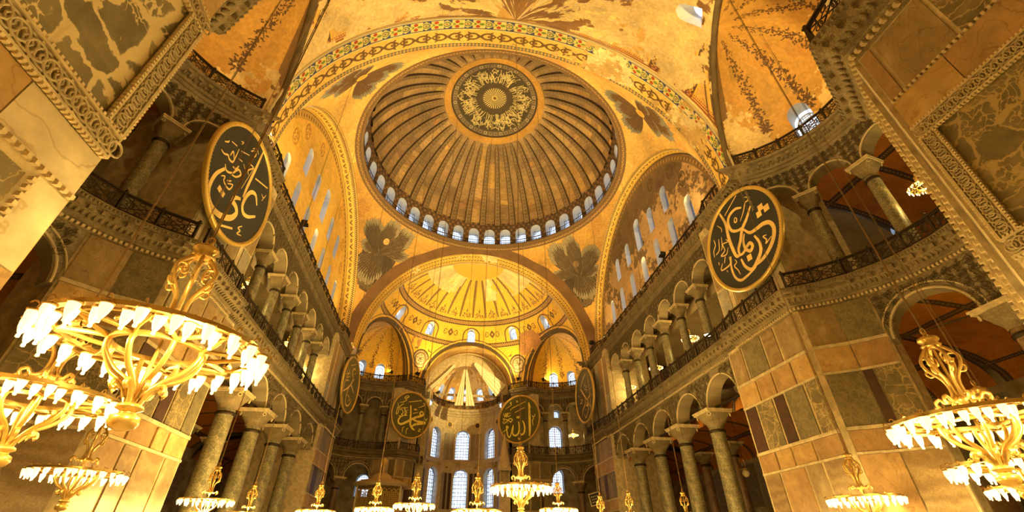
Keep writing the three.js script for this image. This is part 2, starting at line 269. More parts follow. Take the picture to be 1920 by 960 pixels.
const medallionTex = ctex(1024, 1024, (g, w) => {
  const c = w / 2, disc = (r, f) => { g.fillStyle = css(f); g.beginPath(); g.arc(c, c, r, 0, TAU); g.fill(); };
  disc(724, [198, 148, 70]); blotches(g, w, w, 40, [180, 130, 60], 10, 40, 0.4);
  disc(440, [64, 52, 40]); disc(432, [112, 94, 72]);
  for (let k = 0; k < 44; k++) { const a = k / 44 * TAU, x = c + 408 * cos(a), y = c + 408 * sin(a); g.save(); g.translate(x, y); g.rotate(a); g.fillStyle = css(k % 3 ? [150, 132, 104] : [186, 170, 140]); g.fillRect(-15, -17, 30, 34); g.fillStyle = css([84, 68, 52]); g.beginPath(); g.arc(0, 0, 9, 0, TAU); g.fill(); g.restore(); }
  disc(382, [74, 62, 44]);
  g.fillStyle = css([212, 192, 134]);
  for (let k = 0; k < 96; k++) {   // upright letters
    const a = k / 96 * TAU + rr(-0.03, 0.03), r0 = rr(184, 200), r1 = rr(290, 368), b = a + (k % 6 < 3 ? 0.1 : -0.1) + rr(-0.03, 0.03);
    if (k % 5 !== 3) pen(g, [[c + r0 * cos(a), c + r0 * sin(a)], [c + (r0 + r1) / 2 * cos((a + b) / 2), c + (r0 + r1) / 2 * sin((a + b) / 2)], [c + r1 * cos(b), c + r1 * sin(b)]], 6.5, false);
  }
  for (let k = 0; k < 130; k++) {   // bowls and loops
    const a = rnd() * TAU, r = rr(240, 364), s = rr(0.06, 0.13), dr = rr(-40, 40), sg = rnd() < 0.5 ? 1 : -1, P = (q, u) => [c + (r + u) * cos(a + q), c + (r + u) * sin(a + q)];
    pen(g, [P(-s, 18 * sg), P(-s * 0.7, -10), P(0, -20 * sg), P(s * 0.7, -6), P(s, min(dr, 365 - r))], 7);
    if (k % 2) { const p = P(rr(-0.1, 0.1), rr(-30, 20)); g.beginPath(); g.arc(p[0], p[1], 9, 0, TAU); g.fill(); g.fillStyle = css([74, 62, 44]); g.beginPath(); g.arc(p[0], p[1], 3.5, 0, TAU); g.fill(); g.fillStyle = css([212, 192, 134]); }
  }
  for (let k = 0; k < 90; k++) { const a = rnd() * TAU, r = rr(195, 365); g.save(); g.translate(c + r * cos(a), c + r * sin(a)); g.rotate(a + 0.8); g.fillRect(-4, -4, 8, 8); g.restore(); }
  disc(178, [98, 82, 60]); g.strokeStyle = css([66, 52, 40]); for (let q = 0; q < 4; q++) { g.lineWidth = 4; g.beginPath(); g.arc(c, c, 142 + q * 10, 0, TAU); g.stroke(); }
  disc(130, [96, 78, 52]);
  g.fillStyle = css([236, 214, 146]); for (let k = 0; k < 32; k++) { const a = k / 32 * TAU; g.beginPath(); g.moveTo(c + 18 * cos(a - 0.06), c + 18 * sin(a - 0.06)); g.lineTo(c + 122 * cos(a - 0.045), c + 122 * sin(a - 0.045)); g.lineTo(c + 122 * cos(a + 0.045), c + 122 * sin(a + 0.045)); g.lineTo(c + 18 * cos(a + 0.06), c + 18 * sin(a + 0.06)); g.fill(); }
  disc(30, [230, 204, 130]); disc(17, [120, 90, 40]);
}, { grain: 0.1, fine: 0.15, wrap: false });

// soffit of a great arch: u along the arch, v from the pendentive edge (0) to the outer edge (1)
const scroll = (g, x, y, s, c) => {
  g.strokeStyle = css(c); g.lineWidth = s * 0.12; g.lineCap = 'round';
  for (const m of [-1, 1]) for (const q of [-1, 1]) { g.beginPath(); for (let a = 0; a < 5; a += 0.2) { const r = s * (0.42 - a * 0.07); g[a ? 'lineTo' : 'moveTo'](x + m * s * 0.55 - m * r * cos(a), y + q * (s * 0.02 + r * sin(a) * 0.95)); } g.stroke(); }
  g.beginPath(); g.moveTo(x - s, y); g.quadraticCurveTo(x - s * 0.5, y - s * 0.75, x, y); g.quadraticCurveTo(x + s * 0.5, y + s * 0.75, x + s, y); g.moveTo(x - s, y); g.quadraticCurveTo(x - s * 0.5, y + s * 0.75, x, y); g.quadraticCurveTo(x + s * 0.5, y - s * 0.75, x + s, y); g.stroke();
  g.fillStyle = css(c); for (const m of [-1, 1]) for (const q of [-1, 1]) { g.beginPath(); g.ellipse(x + m * s * 0.72, y + q * s * 0.42, s * 0.17, s * 0.07, m * q * 0.8, 0, TAU); g.fill(); }
};
function tileBand(g, x0, y0, w, h, n, blue) {
  for (let i = 0; i < n; i++) {
    const x = x0 + (i + 0.5) * w / n, y = y0 + h / 2, s = h * 0.42; g.fillStyle = css(blue); g.fillRect(x - w / n / 2, y0, w / n, h); g.fillStyle = css([226, 206, 130]);
    if (i % 2) { g.beginPath(); g.moveTo(x - s, y); g.lineTo(x, y - s); g.lineTo(x + s, y); g.lineTo(x, y + s); g.fill(); g.fillStyle = css([110, 130, 96]); g.beginPath(); g.arc(x, y, s * 0.6, 0, TAU); g.fill(); g.fillStyle = css([220, 190, 90]); g.beginPath(); g.arc(x, y, s * 0.36, 0, TAU); g.fill(); g.fillStyle = css([120, 100, 130]); g.beginPath(); g.arc(x, y, s * 0.16, 0, TAU); g.fill(); } else {
      g.fillRect(x - s, y - s, 2 * s, 2 * s); for (let k = 0; k < 4; k++) { g.fillStyle = css(k % 2 ? [178, 72, 34] : [120, 144, 52]); const a = k * PI / 2 + PI / 4 * 0; g.beginPath(); g.ellipse(x + s * 0.55 * cos(a), y + s * 0.55 * sin(a), s * 0.36, s * 0.3, a, 0, TAU); g.fill(); } }
  }
}
const archTex = (worn, base, line, blue) => ctex(2048, 192, (g, w, h) => {
  g.fillStyle = css(base); g.fillRect(0, 0, w, h); const Y = (v) => h * (1 - v);
  for (let i = 0; i < 150; i++) { const x = (i + 0.5) * w / 150; g.fillStyle = css(mix3(blue, [120, 100, 70], 0.5)); g.fillRect(x - w / 300, Y(0.12), w / 150, h * 0.12); g.fillStyle = css([228, 190, 96]); g.beginPath(); g.moveTo(x - 6, Y(0.06)); g.lineTo(x, Y(0.115)); g.lineTo(x + 6, Y(0.06)); g.lineTo(x, Y(0.005)); g.fill(); g.fillStyle = css(i % 2 ? [176, 84, 40] : [130, 140, 70]); g.beginPath(); g.arc(x, Y(0.06), 3, 0, TAU); g.fill(); }
  for (let i = 0; i < 17; i++) scroll(g, (i + 0.5) * w / 17, Y(0.36), 57, line);
  g.fillStyle = css([240, 226, 190]); g.fillRect(0, Y(0.615), w, 3);
  tileBand(g, 0, Y(0.95), w, h * 0.33, 54, blue); g.fillStyle = css([240, 226, 190]); g.fillRect(0, Y(1), w, h * 0.055);
  if (worn) { wear(g, w, h, CREAM, 0.52, 0.8, 20, 90, [w * 0.1, 0, w * 0.36, h]); wear(g, w, h, [206, 170, 110], 0.62, 1.2, 120, 10, [0, 0, w * 0.5, h]); }
}, { grain: 0.08, fine: 0.1 });
const archWest = archTex(true, [236, 196, 104], [112, 80, 40], [64, 76, 120]);
const archEast = ctex(2048, 128, (g, w, h) => {
  g.fillStyle = css([236, 190, 74]); g.fillRect(0, 0, w, h); for (let i = 0; i < 110; i++) { const x = (i + 0.5) * w / 110; g.fillStyle = css([120, 84, 44], 0.8); g.beginPath(); g.ellipse(x, h * 0.32, 7, 13, 0.5, 0, TAU); g.fill(); g.beginPath(); g.ellipse(x, h * 0.7, 8, 9, -0.5, 0, TAU); g.fill(); }
  g.fillStyle = css([84, 58, 36]); for (const v of [0.06, 0.12, 0.5, 0.92]) g.fillRect(0, h * v, w, 4); g.fillStyle = css([240, 206, 110]); for (const v of [0.09, 0.54]) g.fillRect(0, h * v, w, 4); wear(g, w, h, [232, 206, 150], 0.6, 1, 40, 60, [w * 0.3, 0, w * 0.72, h]);
}, { grain: 0.1, fine: 0.14 });

// six-winged figure of feathers on the pendentives
function wing(g, x, y, tx, ty, wd, c1, c2, tip) {   // a fan of overlapping feathers from its root to its tip
  const L = Math.hypot(tx - x, ty - y), a = atan2(ty - y, tx - x), sp = atan2(wd * 0.62, L);
  for (const [len, n, dark] of [[1, 15, 0], [0.68, 12, 0.2], [0.4, 9, 0.4]]) for (let k = 0; k < n; k++) {
    const q = (k / (n - 1) - 0.5) * 2, l = L * len * (1 - 0.28 * q * q) * rr(0.94, 1.04), t = a + q * sp * (1.15 - len * 0.15), fw = max(3, wd * 0.085); g.save(); g.translate(x, y); g.rotate(t);
    g.fillStyle = css(c1); g.beginPath(); g.ellipse(l * 0.55, 0, l * 0.46, fw, 0, 0, TAU); g.fill(); g.fillStyle = css(mix3(mix3(c1, c2, 0.55 + 0.45 * rnd()), c1, dark)); g.beginPath(); g.ellipse(l * 0.56, 0, l * 0.43, fw * 0.62, 0, 0, TAU); g.fill();
    if (tip && len === 1) { g.fillStyle = css(tip, 0.9); g.beginPath(); g.ellipse(l * 0.9, 0, l * 0.1, fw * 0.6, 0, 0, TAU); g.fill(); }
    g.strokeStyle = css(c1, 0.8); g.lineWidth = 1.4; g.beginPath(); g.moveTo(l * 0.2, 0); g.lineTo(l * 0.96, 0); g.stroke(); g.restore();
  }
}
const pendTex = (east, sideRight) => ctex(1024, 1024, (g, w, h) => {   // u: 0 at the tympanum side, 1 at the great arch; v: height
  g.fillStyle = css(east ? [206, 158, 80] : [230, 186, 106]); g.fillRect(0, 0, w, h); blotches(g, w, h, 70, east ? [176, 122, 58] : [214, 156, 76], 14, 70, 0.4); blotches(g, w, h, 25, [226, 170, 84], 14, 60, 0.5);
  const c1 = [74, 58, 42], c2 = [128, 106, 78], gr = [164, 150, 122]; g.lineCap = 'round';
  if (east) {
    const X = 487, Y = sideRight ? 225 : 172;
    g.fillStyle = css([92, 74, 54]); g.beginPath(); g.ellipse(X + 4, Y + 110, 92, 150, 0, 0, TAU); g.fill(); g.beginPath(); g.moveTo(X - 70, Y + 150); g.lineTo(X + 90, Y + 150); g.lineTo(548, 600); g.lineTo(476, 590); g.fill();
    wing(g, X + 8, Y + 10, 522, 590, 230, [66, 52, 38], [112, 92, 66], [120, 100, 72]); wing(g, X - 14, Y + 10, 468, 545, 170, c1, c2, gr);
    wing(g, X - 20, Y + 90, 640, Y + 44, 110, c1, c2, gr); wing(g, X + 10, Y + 70, 376, Y + 130, 110, c1, c2, gr);
    wing(g, X - 2, Y + 120, 352, Y - 60, 150, c1, c2, gr); wing(g, X + 6, Y + 120, 582, 40, 150, c1, c2, gr); wing(g, X, Y + 100, 470, 30, 110, c1, c2, gr);
    g.fillStyle = css(sideRight ? [128, 100, 68] : [226, 178, 108]); g.beginPath(); g.ellipse(X, Y + 16, 17, 24, 0, 0, TAU); g.fill(); if (!sideRight) { g.fillStyle = css([140, 92, 56]); g.fillRect(X - 9, Y + 10, 6, 4); g.fillRect(X + 4, Y + 10, 6, 4); g.fillRect(X - 1, Y + 13, 3, 10); g.fillRect(X - 5, Y + 27, 11, 3); g.strokeStyle = css([90, 62, 40]); g.lineWidth = 4; g.beginPath(); g.ellipse(X, Y + 16, 18, 25, 0, 0, TAU); g.stroke(); }
  } else {
    const X = 524, Y = 235, b1 = [92, 66, 42], b2 = [132, 98, 62], gt = [150, 152, 142];
    for (const [tx, ty, wd] of [[500, 470, 150], [560, 455, 100], [612, 70, 120], [590, 330, 90], [410, 70, 130], [440, 330, 100], [520, 60, 110]]) wing(g, X, Y, tx, ty, wd, b1, b2, gt);
    g.fillStyle = css([214, 150, 66]); g.beginPath(); g.ellipse(X, Y, 18, 24, 0, 0, TAU); g.fill(); for (let i = 0; i < 16; i++) { const a = i / 16 * TAU; g.fillStyle = css([232, 180, 84]); g.beginPath(); g.ellipse(X + 16 * cos(a), Y + 21 * sin(a), 6, 4, a, 0, TAU); g.fill(); }
  }
}, { grain: 0.14, fine: 0.14, wrap: false, shade: (x, y, w, h, c) => {   // the plain brown repaired margin beside the great east arch
  if (!east) return null;
  const yy = 24 + 16.5 * (1 - y / h), hh = sqrt(max(0, 22.83 ** 2 - (yy - 23.7) ** 2)), az = x / w * PI / 2, d = 16.5 - hh * sin(az);
  return d < 0.95 + 0.25 * nz(NA, x, y) ? mix3([112, 78, 46], [138, 98, 56], nz(NB, x, y)) : null;
} });

// tympana: u along the nave, v height
const tympTex = (worn) => ctex(1024, 512, (g, w, h) => {
  const R = 15.7, X = (z) => w * (0.5 + z / 32), Y = (y) => h * (1 - (y - 23.7) / 16);
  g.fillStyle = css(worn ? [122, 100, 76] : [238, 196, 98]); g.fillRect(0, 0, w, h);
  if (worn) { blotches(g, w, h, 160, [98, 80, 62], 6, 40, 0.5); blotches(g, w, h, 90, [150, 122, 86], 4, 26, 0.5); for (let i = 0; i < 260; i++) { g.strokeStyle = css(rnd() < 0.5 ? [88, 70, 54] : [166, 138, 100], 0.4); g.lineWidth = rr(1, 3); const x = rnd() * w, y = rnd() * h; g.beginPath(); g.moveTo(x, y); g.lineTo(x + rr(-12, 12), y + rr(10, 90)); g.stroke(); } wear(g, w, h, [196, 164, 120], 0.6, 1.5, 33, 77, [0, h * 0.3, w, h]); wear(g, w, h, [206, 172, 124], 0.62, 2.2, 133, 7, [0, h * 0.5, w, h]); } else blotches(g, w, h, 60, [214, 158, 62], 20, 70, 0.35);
  for (const [r, wd, c] of [[R - 0.15, 0.35, worn ? [96, 76, 54] : [150, 120, 70]], [R - 0.7, 0.7, worn ? [140, 114, 80] : [196, 160, 84]]]) { g.strokeStyle = css(c); g.lineWidth = wd * w / 32; g.beginPath(); g.ellipse(X(0), Y(23.7), r * w / 32, r * h / 16, 0, PI, TAU); g.stroke(); }
  for (let i = 0; i < 150; i++) { const a = i / 150 * PI, x = X((R - 0.7) * cos(a)), y = Y(23.7 + (R - 0.7) * sin(a)); g.fillStyle = css(i % 2 ? [110, 86, 52] : [220, 178, 96], worn ? 0.6 : 0.9); g.beginPath(); g.arc(x, y, 5, 0, TAU); g.fill(); }
  for (const [z, y] of [[10.6, 31.5], [-10.6, 31.5], [9, 34], [-9, 34], [5, 36], [-5, 36]]) { g.strokeStyle = css(worn ? [84, 68, 52] : [176, 122, 52]); g.lineWidth = 3; for (let k = 0; k < 4; k++) { g.beginPath(); g.arc(X(z) + (k % 2 ? 6 : -6), Y(y) + (k < 2 ? 8 : -8), 9, k, k + 4.4); g.stroke(); } g.beginPath(); g.ellipse(X(z), Y(y), 18, 26, 0, 0, TAU); g.stroke(); }
  g.fillStyle = css(worn ? [170, 136, 92] : [206, 150, 78]); g.fillRect(0, Y(25.1), w, 9); for (let i = 0; i < 120; i++) { g.fillStyle = css([132, 92, 54]); g.fillRect(i * w / 120, Y(25.1), 2, 9); } g.fillRect(0, Y(25.1), w, 1.5); g.fillRect(0, Y(24.82), w, 1.5);
}, { grain: 0.1, fine: 0.1, wrap: false });
// bands on the soffit of the side arches
const sideArchTex = ctex(2048, 128, (g, w, h) => {
  g.fillStyle = css([234, 190, 90]); g.fillRect(0, 0, w, h); for (let i = 0; i < 180; i++) { const x = (i + 0.5) * w / 180; g.fillStyle = css([84, 68, 50]); g.beginPath(); g.ellipse(x, h * 0.17, 4, 15, 0.35, 0, TAU); g.fill(); g.fillStyle = css([140, 130, 110]); g.beginPath(); g.arc(x + 4, h * 0.1, 3, 0, TAU); g.fill(); }
  g.fillStyle = css([240, 224, 180]); g.fillRect(0, h * 0.34, w, 3); for (let i = 0; i < 60; i++) { const x = (i + 0.5) * w / 60; g.fillStyle = css([108, 82, 50]); if (i % 2) { g.beginPath(); g.arc(x, h * 0.6, 11, 0, TAU); g.fill(); g.fillStyle = css([214, 160, 66]); g.beginPath(); g.arc(x, h * 0.6, 5, 0, TAU); g.fill(); } else { for (const q of [-1, 1]) { g.beginPath(); g.ellipse(x + q * 6, h * 0.6, 4, 18, q * 0.5, 0, TAU); g.fill(); } } }
  g.fillStyle = css([96, 74, 50]); for (const v of [0, 0.3, 0.86]) g.fillRect(0, h * v, w, 4);
}, { grain: 0.08, fine: 0.12 });

// semidome: u azimuth -90..90 (0.5 = on the axis), v elevation 0..90
const semiTex = (worn) => ctex(2048, 1024, (g, w, h) => {
  const X = (a) => w * (0.5 + a / 180), Y = (e) => h * (1 - e / 90), dk = worn ? [104, 78, 44] : [112, 86, 48];
  g.fillStyle = css(worn ? [214, 170, 96] : [238, 192, 62]); g.fillRect(0, 0, w, h); blotches(g, w, h, 60, worn ? [196, 150, 80] : [230, 180, 54], 20, 90, 0.35);
  const band = (e0, e1, n) => { g.fillStyle = css([86, 64, 42]); g.fillRect(0, Y(e1), w, Y(e0) - Y(e1)); const m = (Y(e0) + Y(e1)) / 2, r = (Y(e0) - Y(e1)) * 0.36; for (let i = 0; i < n; i++) { const x = (i + 0.5) * w / n; g.fillStyle = css([206, 160, 84]); g.beginPath(); g.moveTo(x - r, m); g.lineTo(x, m - r); g.lineTo(x + r, m); g.lineTo(x, m + r); g.fill(); g.fillStyle = css([120, 90, 56]); g.beginPath(); g.arc(x, m, r * 0.4, 0, TAU); g.fill(); } g.fillStyle = css([238, 186, 70]); g.fillRect(0, Y(e1) - 7, w, 7); g.fillRect(0, Y(e0), w, 7); };
  band(41, 44.6, 110); band(27, 30, 110);
  if (!worn) for (let k = 0; k < 15; k++) {   // radiating stencilled stripes, with rosettes at their feet between them
    const a = (k - 7) * 12; g.fillStyle = css(dk); const s0 = 8, s1 = 24; g.beginPath(); g.moveTo(X(a) - s0, Y(46.5)); g.lineTo(X(a) - s1, Y(74)); g.lineTo(X(a) + s1, Y(74)); g.lineTo(X(a) + s0, Y(46.5)); g.fill();
    for (let e = 47; e < 74; e += 0.8) { g.fillStyle = css([204, 150, 66]); const s = lerp(s0, s1, (e - 46.5) / 27.5); g.fillRect(X(a) - s * 0.5 * ((e * 5 | 0) % 2 ? 1 : 0.2), Y(e), s * 0.8, 4); }
    const b = a + 6, x = X(b), y = Y(46.5); g.fillStyle = css([120, 88, 56]); for (let q = 0; q < 30; q++) { const t = rnd() * PI, r = rr(8, 48); g.beginPath(); g.arc(x + r * cos(t) * 0.9, y - r * sin(t), rr(3, 6), 0, TAU); g.fill(); } for (let q = 0; q < 10; q++) { g.beginPath(); g.arc(x + rr(-8, 8), y - 46 - q * 3, 5 - q * 0.4, 0, TAU); g.fill(); } g.strokeStyle = css([226, 170, 60]); g.lineWidth = 4; g.beginPath(); g.arc(x, y, 30, PI, TAU); g.stroke(); g.beginPath(); g.arc(x, y, 15, PI, TAU); g.stroke();
  }
  for (const a of [-75, -48.5, -16.5, 16.5, 48.5, 75]) {   // lozenges between the windows
    const x = X(a), y = Y(35.6); g.fillStyle = css([110, 80, 46]); g.beginPath(); g.moveTo(x - 26, y); g.lineTo(x, y - 30); g.lineTo(x + 26, y); g.lineTo(x, y + 30); g.fill(); g.fillStyle = css([214, 160, 70]); g.beginPath(); g.arc(x, y, 9, 0, TAU); g.fill();
    g.strokeStyle = css([128, 94, 52]); g.lineWidth = 6; for (const q of [-1, 1]) for (const p of [-1, 1]) { g.beginPath(); for (let t = 0; t < 5; t += 0.3) g.lineTo(x + q * (52 - (18 - t * 3) * cos(t)), y + p * (4 + (18 - t * 3) * sin(t))); g.stroke(); }
  }
  for (const a of [-64, -33, 0, 33, 64]) { g.strokeStyle = css([120, 84, 50]); g.lineWidth = 10; g.beginPath(); g.moveTo(X(a - 6.2), Y(29.8)); g.lineTo(X(a - 6.2), Y(35)); g.ellipse(X(a), Y(35), 70, 50, 0, PI, TAU); g.lineTo(X(a + 6.2), Y(29.8)); g.stroke(); }
  for (const a of [-33, 33]) { const x = X(a), y = Y(15.5); for (const [r, c] of [[66, [84, 62, 40]], [56, [176, 150, 110]], [46, [120, 92, 60]], [36, [190, 164, 124]]]) { g.fillStyle = css(c); g.beginPath(); g.arc(x, y, r, 0, TAU); g.fill(); } for (let i = 0; i < 40; i++) { g.fillStyle = css([84, 62, 42]); const t = rnd() * TAU, r = rr(0, 34); g.fillRect(x + r * cos(t), y + r * sin(t), 7, 5); } g.fillStyle = css([128, 98, 58]); for (const [q, p] of [[-1, -1], [1, -1], [0, 1.4]]) { g.beginPath(); g.moveTo(x + q * 62 - 18, y + p * 50 - 8); g.lineTo(x + q * 62 + 18, y + p * 50 - 8); g.lineTo(x + q * 40, y + p * 78); g.fill(); } }
  const arch = (f, d, wd, c) => { g.strokeStyle = css(c); g.lineWidth = wd; g.beginPath(); let first = true; for (let a = -89; a <= 89; a += 0.5) { const q = d / (15.5 * cos((a - f) * D2R)); if (q >= 1 || cos((a - f) * D2R) < 0.5) continue; g[first ? 'moveTo' : 'lineTo'](X(a), Y(acos(q) / D2R)); first = false; } g.stroke(); };
  for (const [f, d] of [[-64, 13.94], [64, 13.94], [0, 13.67]]) { arch(f, d - 0.2, 24, [88, 70, 48]); arch(f, d - 0.42, 7, [238, 190, 84]); arch(f, d - 0.55, 6, [110, 78, 44]); }
  wear(g, w, h, [236, 206, 142], 0.4, 0.5, 70, 30, [X(14), Y(86), X(89), Y(58)]); wear(g, w, h, [236, 206, 142], 0.42, 0.5, 10, 230, [X(-89), Y(84), X(-24), Y(60)]); wear(g, w, h, [184, 130, 76], 0.5, 0.6, 150, 90, [X(-60), Y(42), X(-36), Y(22)]); wear(g, w, h, [190, 136, 82], 0.5, 0.6, 50, 190, [X(36), Y(34), X(58), Y(20)]);
  if (worn) { for (const q of [0, 1]) { const bx = (a, b, c) => { g.fillStyle = css(c); g.fillRect(q ? w - b : a, 0, b - a, h); }; bx(0, 14, [232, 206, 150]); bx(14, 20, [150, 84, 48]); bx(24, 28, [150, 84, 48]); for (let y = 0; y < h; y += 9) { g.fillStyle = css([170, 92, 50]); g.fillRect(q ? w - 36 : 31, y, 5, 5); } } g.fillStyle = css([150, 108, 62]); g.fillRect(w * 0.3, 0, w * 0.4, h * 0.3); wear(g, w, h, [222, 194, 140], 0.56, 0.6, 5, 15); wear(g, w, h, [138, 98, 60], 0.66, 0.5, 205, 315); wear(g, w, h, [146, 104, 66], 0.42, 0.5, 88, 12, [X(-80), Y(44), X(-50), Y(18)]); }  // plain brown zone at the crown: ochre darkened to stand for dimmer light
}, { grain: 0.1, fine: 0.12, wrap: false });
// conch: u azimuth, v elevation
const conchTex = (worn) => ctex(1024, 512, (g, w, h) => {
  const X = (a) => w * (0.5 + a / 180), Y = (e) => h * (1 - e / 90);
  g.fillStyle = css(worn ? [196, 146, 70] : [232, 180, 54]); g.fillRect(0, 0, w, h); blotches(g, w, h, 50, worn ? [180, 130, 60] : [222, 168, 46], 14, 60, 0.4);
  for (const a of [-65, -39, -13, 13, 39, 65]) {
    g.fillStyle = css(worn ? [92, 62, 34] : [110, 74, 32]); for (let e = 16; e < 82; e += 2.2) { const n = worn ? 9 : 5, wd = (4 + e * 0.2) * (1 + 0.5 * sin(e * 1.1)); for (let k = 0; k < n; k++) { g.beginPath(); g.ellipse(X(a) + rr(-1, 1) * wd * 1.6, Y(e) + rr(-5, 5), rr(3, 8), rr(1.5, 3), rr(-1, 1), 0, TAU); g.fill(); } }
    for (let k = 0; k < 8; k++) { g.beginPath(); g.ellipse(X(a) + 16 * cos(k * PI / 4), Y(20) + 16 * sin(k * PI / 4), 10, 3, k * PI / 4, 0, TAU); g.fill(); }
  }
  g.fillStyle = css([124, 88, 46]); g.fillRect(X(-88), 0, 26, h); g.fillRect(X(88) - 26, 0, 26, h);
  if (worn) { wear(g, w, h, [216, 184, 124], 0.6, 0.9, 15, 45, [0, h * 0.5, w, h]); }
}, { grain: 0.1, fine: 0.12, wrap: false });
const apseConchTex = ctex(1024, 512, (g, w, h) => {
  g.fillStyle = css([204, 160, 84]); g.fillRect(0, 0, w, h); blotches(g, w, h, 60, [180, 132, 70], 14, 60, 0.5);
  g.fillStyle = css([120, 84, 52]); for (const a of [-0.02, 0.02]) { g.beginPath(); g.ellipse(w * (0.5 + a), h * 0.56, 40, 130, 0, 0, TAU); g.fill(); } wear(g, w, h, [226, 196, 144], 0.64, 0.8, 10, 80); g.fillStyle = css([112, 78, 48]); g.fillRect(0, 0, 30, h); g.fillRect(w - 30, 0, 30, h);
}, { wrap: false });
const bayTex = ctex(512, 256, (g, w, h) => { g.fillStyle = css([216, 172, 110]); g.fillRect(0, 0, w, h); blotches(g, w, h, 40, [190, 140, 84], 14, 50, 0.5); g.fillStyle = css([126, 88, 54]); for (const v of [0.1, 0.52, 0.9]) g.fillRect(0, h * v, w, 10); g.fillStyle = css([238, 198, 120]); for (const v of [0.16, 0.46, 0.6]) g.fillRect(0, h * v, w, 12); }, {});
// gallery and aisle vaults: orange paint with dark stencilled ribs
const vaultTex = ctex(512, 512, (g, w, h) => { g.fillStyle = css([196, 124, 46]); g.fillRect(0, 0, w, h); blotches(g, w, h, 30, [180, 108, 40], 20, 60, 0.5); g.fillStyle = css([82, 62, 48]); g.fillRect(0, 0, 60, h); g.fillRect(0, h * 0.46, w, 40); for (let i = 0; i < 24; i++) { g.fillStyle = css([150, 118, 80]); g.beginPath(); g.arc(30, (i + 0.5) * h / 24, 7, 0, TAU); g.fill(); g.beginPath(); g.arc((i + 0.5) * w / 24, h * 0.46 + 20, 7, 0, TAU); g.fill(); } });
const guilloche = ctex(512, 64, (g, w, h) => { g.fillStyle = css([150, 112, 66]); g.fillRect(0, 0, w, h); for (let i = 0; i < 16; i++) { g.strokeStyle = css([84, 62, 44]); g.lineWidth = 5; g.beginPath(); g.arc((i + 0.5) * 32, h / 2, 15, 0, TAU); g.stroke(); g.fillStyle = css([208, 170, 104]); g.beginPath(); g.arc((i + 0.5) * 32, h / 2, 6, 0, TAU); g.fill(); g.fillRect(i * 32 - 2, 8, 4, h - 16); } g.fillStyle = css([70, 52, 38]); g.fillRect(0, 0, w, 5); g.fillRect(0, h - 5, w, 5); });
const stainedTex = ctex(256, 512, (g, w, h) => {   // coloured leaded glass of the apse
  g.fillStyle = '#f2f4f8'; g.fillRect(0, 0, w, h); for (let i = 0; i < 40; i++) for (const x of [12, w - 36]) { g.fillStyle = ['#6d8fc4', '#c9b15c', '#8fa6d8', '#a86a58', '#7fa07c'][i % 5]; g.beginPath(); g.arc(x + 12, (i + 0.5) * h / 40, 9, 0, TAU); g.fill(); } for (let i = 0; i < 18; i++) { g.fillStyle = ['#6d8fc4', '#d8c070', '#b07a66'][i % 3]; g.fillRect(i * w / 18 + 2, h - 22, w / 18 - 4, 16); g.beginPath(); g.arc((i + 0.5) * w / 18, h * 0.16 + 20 * cos(i), 9, 0, TAU); g.fill(); }
  g.fillStyle = '#8c92a0'; for (let i = 1; i < 4; i++) g.fillRect(i * w / 4 - 2, 0, 4, h); for (let i = 1; i < 8; i++) g.fillRect(0, i * h / 8 - 2, w, 4);
}, { grain: 0, fine: 0, wrap: false });
const stained = new THREE.MeshPhysicalMaterial({ map: stainedTex, transmission: 1, thickness: 0, roughness: 0.2 });
const pm = (t, o = {}) => mat({ map: t, roughness: 0.62, ...o });
const tileBump = {};
const PT = {
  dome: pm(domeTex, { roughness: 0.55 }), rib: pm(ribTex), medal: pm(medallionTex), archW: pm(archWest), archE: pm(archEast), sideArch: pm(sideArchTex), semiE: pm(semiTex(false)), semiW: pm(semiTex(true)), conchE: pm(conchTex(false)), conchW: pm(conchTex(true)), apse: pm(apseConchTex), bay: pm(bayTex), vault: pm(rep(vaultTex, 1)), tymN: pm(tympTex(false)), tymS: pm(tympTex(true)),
  pEl: pm(pendTex(true, false)), pEr: pm(pendTex(true, true)), pW: pm(pendTex(false)), gui: pm(guilloche),
};
// ---------------------------------------------------------------- plan of the building (x south, z west, metres)
const SIDES = [
  { sg: 1, word: 'right', P1: { x: 7.3, z: 32.65 }, P2: { x: 9.6, z: 31 }, Cw: { x: 15.7, z: 18.8 }, Ce: { x: 15.7, z: -18.8 }, E2: { x: 9.65, z: -31 }, E1: { x: 7.3, z: -32.7 }, dx: 0 },
  { sg: -1, word: 'left', P1: { x: -8.2, z: 32.9 }, P2: { x: -10.45, z: 31.0 }, Cw: { x: -16.1, z: 18.9 }, Ce: { x: -16.1, z: -18.8 }, E2: { x: -9.65, z: -31 }, E1: { x: -7.3, z: -32.7 }, dx: 0.45 },
];
const C1 = 14.0, C2 = 24.0, XG = 16.1, XU = 16.75, RD = 15.6, YD = 40.5, HD = 14.85, RHO = 22.83, YC = 23.7, SR = 15.5, SZ = 19;
function exedra(p, q) {   // semicircle from p to q bulging away from the nave
  const cx = (p.x + q.x) / 2, cz = (p.z + q.z) / 2, r = Math.hypot(p.x - q.x, p.z - q.z) / 2, a0 = atan2(p.z - cz, p.x - cx);
  const sgn = abs(cx + r * cos(a0 + PI / 2)) > abs(cx + r * cos(a0 - PI / 2)) ? 1 : -1;
  return { cx, cz, r, a0, sgn, mid: a0 + sgn * PI / 2, at: (rel, rad = r) => ({ x: cx + rad * cos(a0 + sgn * (PI / 2 + rel)), z: cz + rad * sin(a0 + sgn * (PI / 2 + rel)) }) };   // rel -90..90 degrees from p to q
}
for (const S of SIDES) { S.exW = exedra(S.P2, S.Cw); S.exE = exedra(S.Ce, S.E2); }
const exArc = (e, r0 = -PI / 2, r1 = PI / 2, n = 20, rad) => Array.from({ length: n + 1 }, (_, i) => e.at(lerp(r0, r1, i / n), rad));
